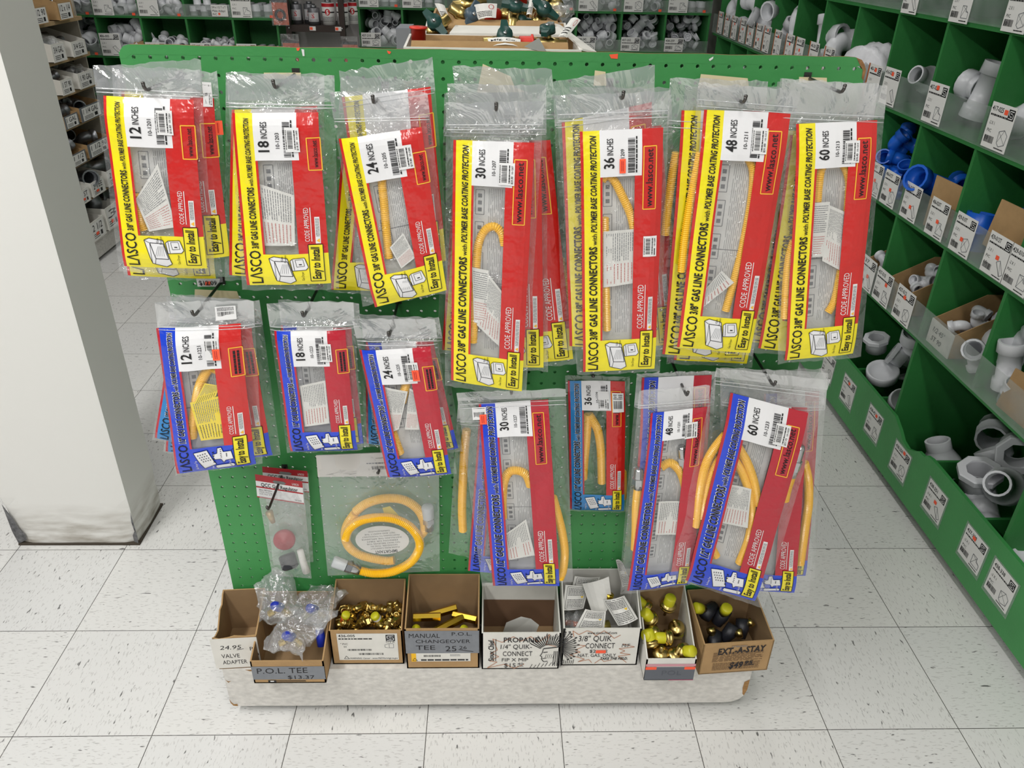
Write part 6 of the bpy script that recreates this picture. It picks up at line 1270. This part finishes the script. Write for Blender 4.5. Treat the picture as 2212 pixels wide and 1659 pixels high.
can('dark grey can at the left end of the dark rack shelf', -1.115, YK+.12, rz, .033, .10, GC); can('grey can second from left on the dark rack shelf, behind a shorter one', -1.045, YK+.15, rz, .033, .10, GC); can('short grey can in front on the dark rack shelf', -1.008, YK+.08, rz, .034, .085, GC)
can('white can with red 5 mark, left of the two tall ones on the dark rack', -.925, YK+.085, rz, .037, .112, CANW); can('white can with red 5 mark beside the rack upright', -.848, YK+.10, rz, .034, .112, CANW)
can('white can with red 5 mark half hidden behind the rack upright', -.80, YK+.18, rz, .033, .112, CANW)
for i, (x, a) in enumerate([(-1.095, 0), (-.965, 1)]):
    mb = MB(); mb.box((-1.03+.145*i, y0-.004, 1.078), (-.995+.145*i, y0-.0025, 1.1), LABW); o = mb.build('shelf_tag', None, (-1.01+.145*i, y0, 1.09)); tag(o, ['small white shelf tag with orange dot below the short grey can', 'small white shelf tag with orange dot below the white can'][i], 'label')
    mb = MB(); mb.box((-1.028+.145*i, y0-.0055, 1.082), (-1.012+.145*i, y0-.0042, 1.096), ORANGE); mb.build('price_sticker', o)
def blister(label, x, z, w_, h, y, ring=True):
    t = thing('blister_pack', label, 'pack', (x, y, z), 'orange blister packs'); OB = mat('orange_backing_card', (196, 84, 40), .6)
    mb = MB(); mb.box((x-w_/2, y, z-h), (x+w_/2, y+.002, z), OB); mb.box((x-w_/2, y-.0006, z-h*.16), (x+w_/2, y-.0001, z), BLK); mb.build('backing_card', t)
    mb = MB(); M_ = Matrix.Translation((x, y-.0015, z-h*.62)) @ Matrix.Rotation(PI/2, 4, 'X'); mb.lathe([(w_*.22, 0), (w_*.36, 0), (w_*.36, .01), (w_*.22, .01), (w_*.22, 0)], BLK, 20, M_); mb.build('rubber_ring', t)
    mb = MB(); mb.box((x-w_*.56, y-.016, z-h*1.02), (x+w_*.56, y-.0155, z+h*.25), CLEAR); mb.build('clear_cover', t)
blister('orange blister pack with black ring hanging left of the cans', -1.172, 1.245, .085, .135, YK-.03); blister('orange blister pack with black ring below the rack shelf at left', -1.135, 1.035, .092, .12, YK-.02); blister('orange blister pack hanging at the right upright of the dark rack', -.80, 1.03, .085, .11, YK-.02)
# ---------------------------------------------------------------- grey shelving with galvanised fittings at the left
LX = -2.10; ls = thing('parts_shelving', 'plank shelving with cartons of galvanised fittings behind the pillar', 'shelving', (LX, 3.8, 0)); PLANK = mat('bare_pine_plank', (176, 150, 112), .8, var=.15, scale=30, stretch=(8, 1, 8)); PEGG = mat('grey_hardboard', (170, 164, 152), .8, var=.06, scale=10)
mb = MB(); mb.box((LX-.45, 3.0, 0), (LX-.44, 4.50, 1.9), PEGG); mb.build('back_panel', ls)
mb = MB(); mb.box((LX-.44, 4.48, 0), (LX-.03, 4.49, 1.9), PEGG)
for j in range(12):
    for i in range(5): mb.lathe([(0, 0), (.004, 0)], BLACK, 8, Matrix.Translation((LX-.38+.07*i, 4.479, .35+.1*j)) @ Matrix.Rotation(PI/2, 4, 'X'))
mb.build('end_panel', ls)
LZ = [.13, .335, .52, .70, .85, 1.00, 1.17]
for z in LZ: mb = MB(); mb.box((LX-.43, 3.0, z-.018), (LX, 4.475, z), PLANK if z > .2 else DECKW); mb.build('shelf_plank', ls)
mb = MB(); mb.box((LX-.02, 3.0, .02), (LX-.002, 4.475, .111), DECKW); mb.build('kick_board', ls)
def gbin(label, y, z, w_, txt, hf=.07, hb=.14, d=.34, out=WCARD, st=False, x=LX+.03):
    t = thing('parts_carton', label, 'box', (x, y, z), 'cartons of galvanised fittings'); e = .003; y0_, y1_ = y-w_/2, y+w_/2; mb = MB(); z += .0005
    mb.box((x-e, y0_, z), (x, y1_, z+hf), out); mb.box((x-d, y0_, z), (x-d+e, y1_, z+hb), CARDIN); mb.box((x-d+e, y0_, z), (x-e, y1_, z+e), CARDIN)
    for yy in (y0_, y1_-e):
        p = [(x-e, yy, z), (x-d+e, yy, z), (x-d+e, yy, z+hb), (x-d*.6, yy, z+hb), (x-e, yy, z+hf)]; q = [(a, yy+e, c) for a, _, c in p]
        mb.add(p+q, [(0,1,2,3,4), (9,8,7,6,5)]+[(i, 5+i, 5+(i+1) % 5, (i+1) % 5) for i in range(5)], CARD if out is not WCARD else out)
    mb.build('carton_body', t)
    mb = MB(); A = Art(mb, lambda u, v, l=0: Vector((x+.0004+l, y0_+u*w_, z+hf-v*w_)), .0004, 9); k = hf/w_; A.rect(.08, .08*k, .92, k*.95, LABW, 0); A.text(txt, .12, k*.5, k*.34, INK, length=.7, shear=.1, bold=.006); A.rect(.62, k*.62, .76, k*.85, BLACK, 1); A.scribble(.14, k*.62, .55, k*.9, 3, BLACK, 1, 'u', 5, .4)
    if st: A.rect(.3, k*.6, .5, k*.75, ORANGE, 2)
    mb.build('label', t); return x-d/2, z
GB_ = []
spec = [(4.02, 6, .125, '1/2 90', 'brown carton marked 1/2 90 on the top plank', .075, .14, CARD), (4.26, 6, .15, '1/2 x 1/4', 'brown carton at the end of the top plank', .08, .15, CARD), (4.10, 5, .13, '3/4 GAL', 'carton marked 3/4 GAL on the second plank', .08, .13, WCARD), (4.31, 5, .15, '3/4 ELL', 'carton marked 3/4 ELL on the second plank end', .07, .13, WCARD), (4.10, 4, .12, '1 ST 90', 'carton marked 1 ST 90 GAL on the third plank', .07, .11, WCARD), (4.31, 4, .17, '1 90 GAL', 'carton marked 1 90 GAL on the third plank end', .075, .12, WCARD),
        (4.06, 3, .14, '1 GAL', 'grey carton with torn label on the fourth plank', .06, .10, mat('slate_carton', (104, 108, 112), .7)), (4.28, 3, .24, '1 1/4 GAL', 'wide grey carton at the fourth plank end', .07, .11, MATS['slate_carton']), (4.04, 2, .15, '1 1/2', 'grey carton with red marked label on the fifth plank', .06, .11, MATS['slate_carton']), (4.28, 2, .26, '1 1/2 90', 'wide grey carton with square label on the fifth plank', .07, .11, MATS['slate_carton']),
        (4.00, 1, .11, '2 ST', 'small white carton on the sixth plank', .07, .10, WCARD), (4.16, 1, .15, '2 TEE', 'white carton with a square barcode label on the sixth plank', .075, .12, WCARD), (4.36, 1, .16, '2 90', 'white carton with red dot at the sixth plank end', .085, .13, WCARD), (4.05, 0, .16, '2 1/2', 'white carton at the front of the bottom plank', .10, .12, WCARD), (4.24, 0, .15, '3', 'white carton with orange streak on the bottom plank', .12, .13, WCARD), (4.41, 0, .12, '3 TEE', 'white carton at the end of the bottom plank', .12, .13, WCARD)]
for i, (y, lv, w_, tx, lb, hf, hb, out) in enumerate(spec):
    cx, cz = gbin(lb, y, LZ[lv], w_, tx, hf, hb, .34, out, lv in (1, 0)); R_ = random.Random(i)
    big = .018 if lv > 3 else (.026 if lv > 1 else .036)
    for k in range(3 if lv > 0 else 2):
        fitting('elbow' if k % 2 == 0 else 'coupling', big, GALV, (LX-.05-.08*k, y+R_.uniform(-.015, .015), LZ[lv]+hf+big*.2+.012*k), (R_.uniform(.2, 1), R_.uniform(-.8, .8), R_.uniform(-.2, .8)), R_.random()*6, 'galvanised fitting in the %s' % lb, 'galvanised fittings in the '+lb)
for i, (y, z) in enumerate([(4.15, 1.05), (4.36, .90), (4.10, 1.06)]):
    c = Vector((LX-.05, y, z)); t = thing('bagged_fittings', ['dark bagged fittings on the second plank near the pillar', 'clear bag of dark fittings heaped on the third plank', 'bagged fitting with a white tag on the second plank'][i], 'bag', c)
    crumpled(t, c, .05, .07, .045, i+1.5, CRINK); mb = MB(); mb.tube([c+Vector((0, -.04, -.01)), c+Vector((.01, 0, .012)), c+Vector((0, .04, -.01))], [.02, .024, .02], GALV, 10); mb.build('fitting', t)
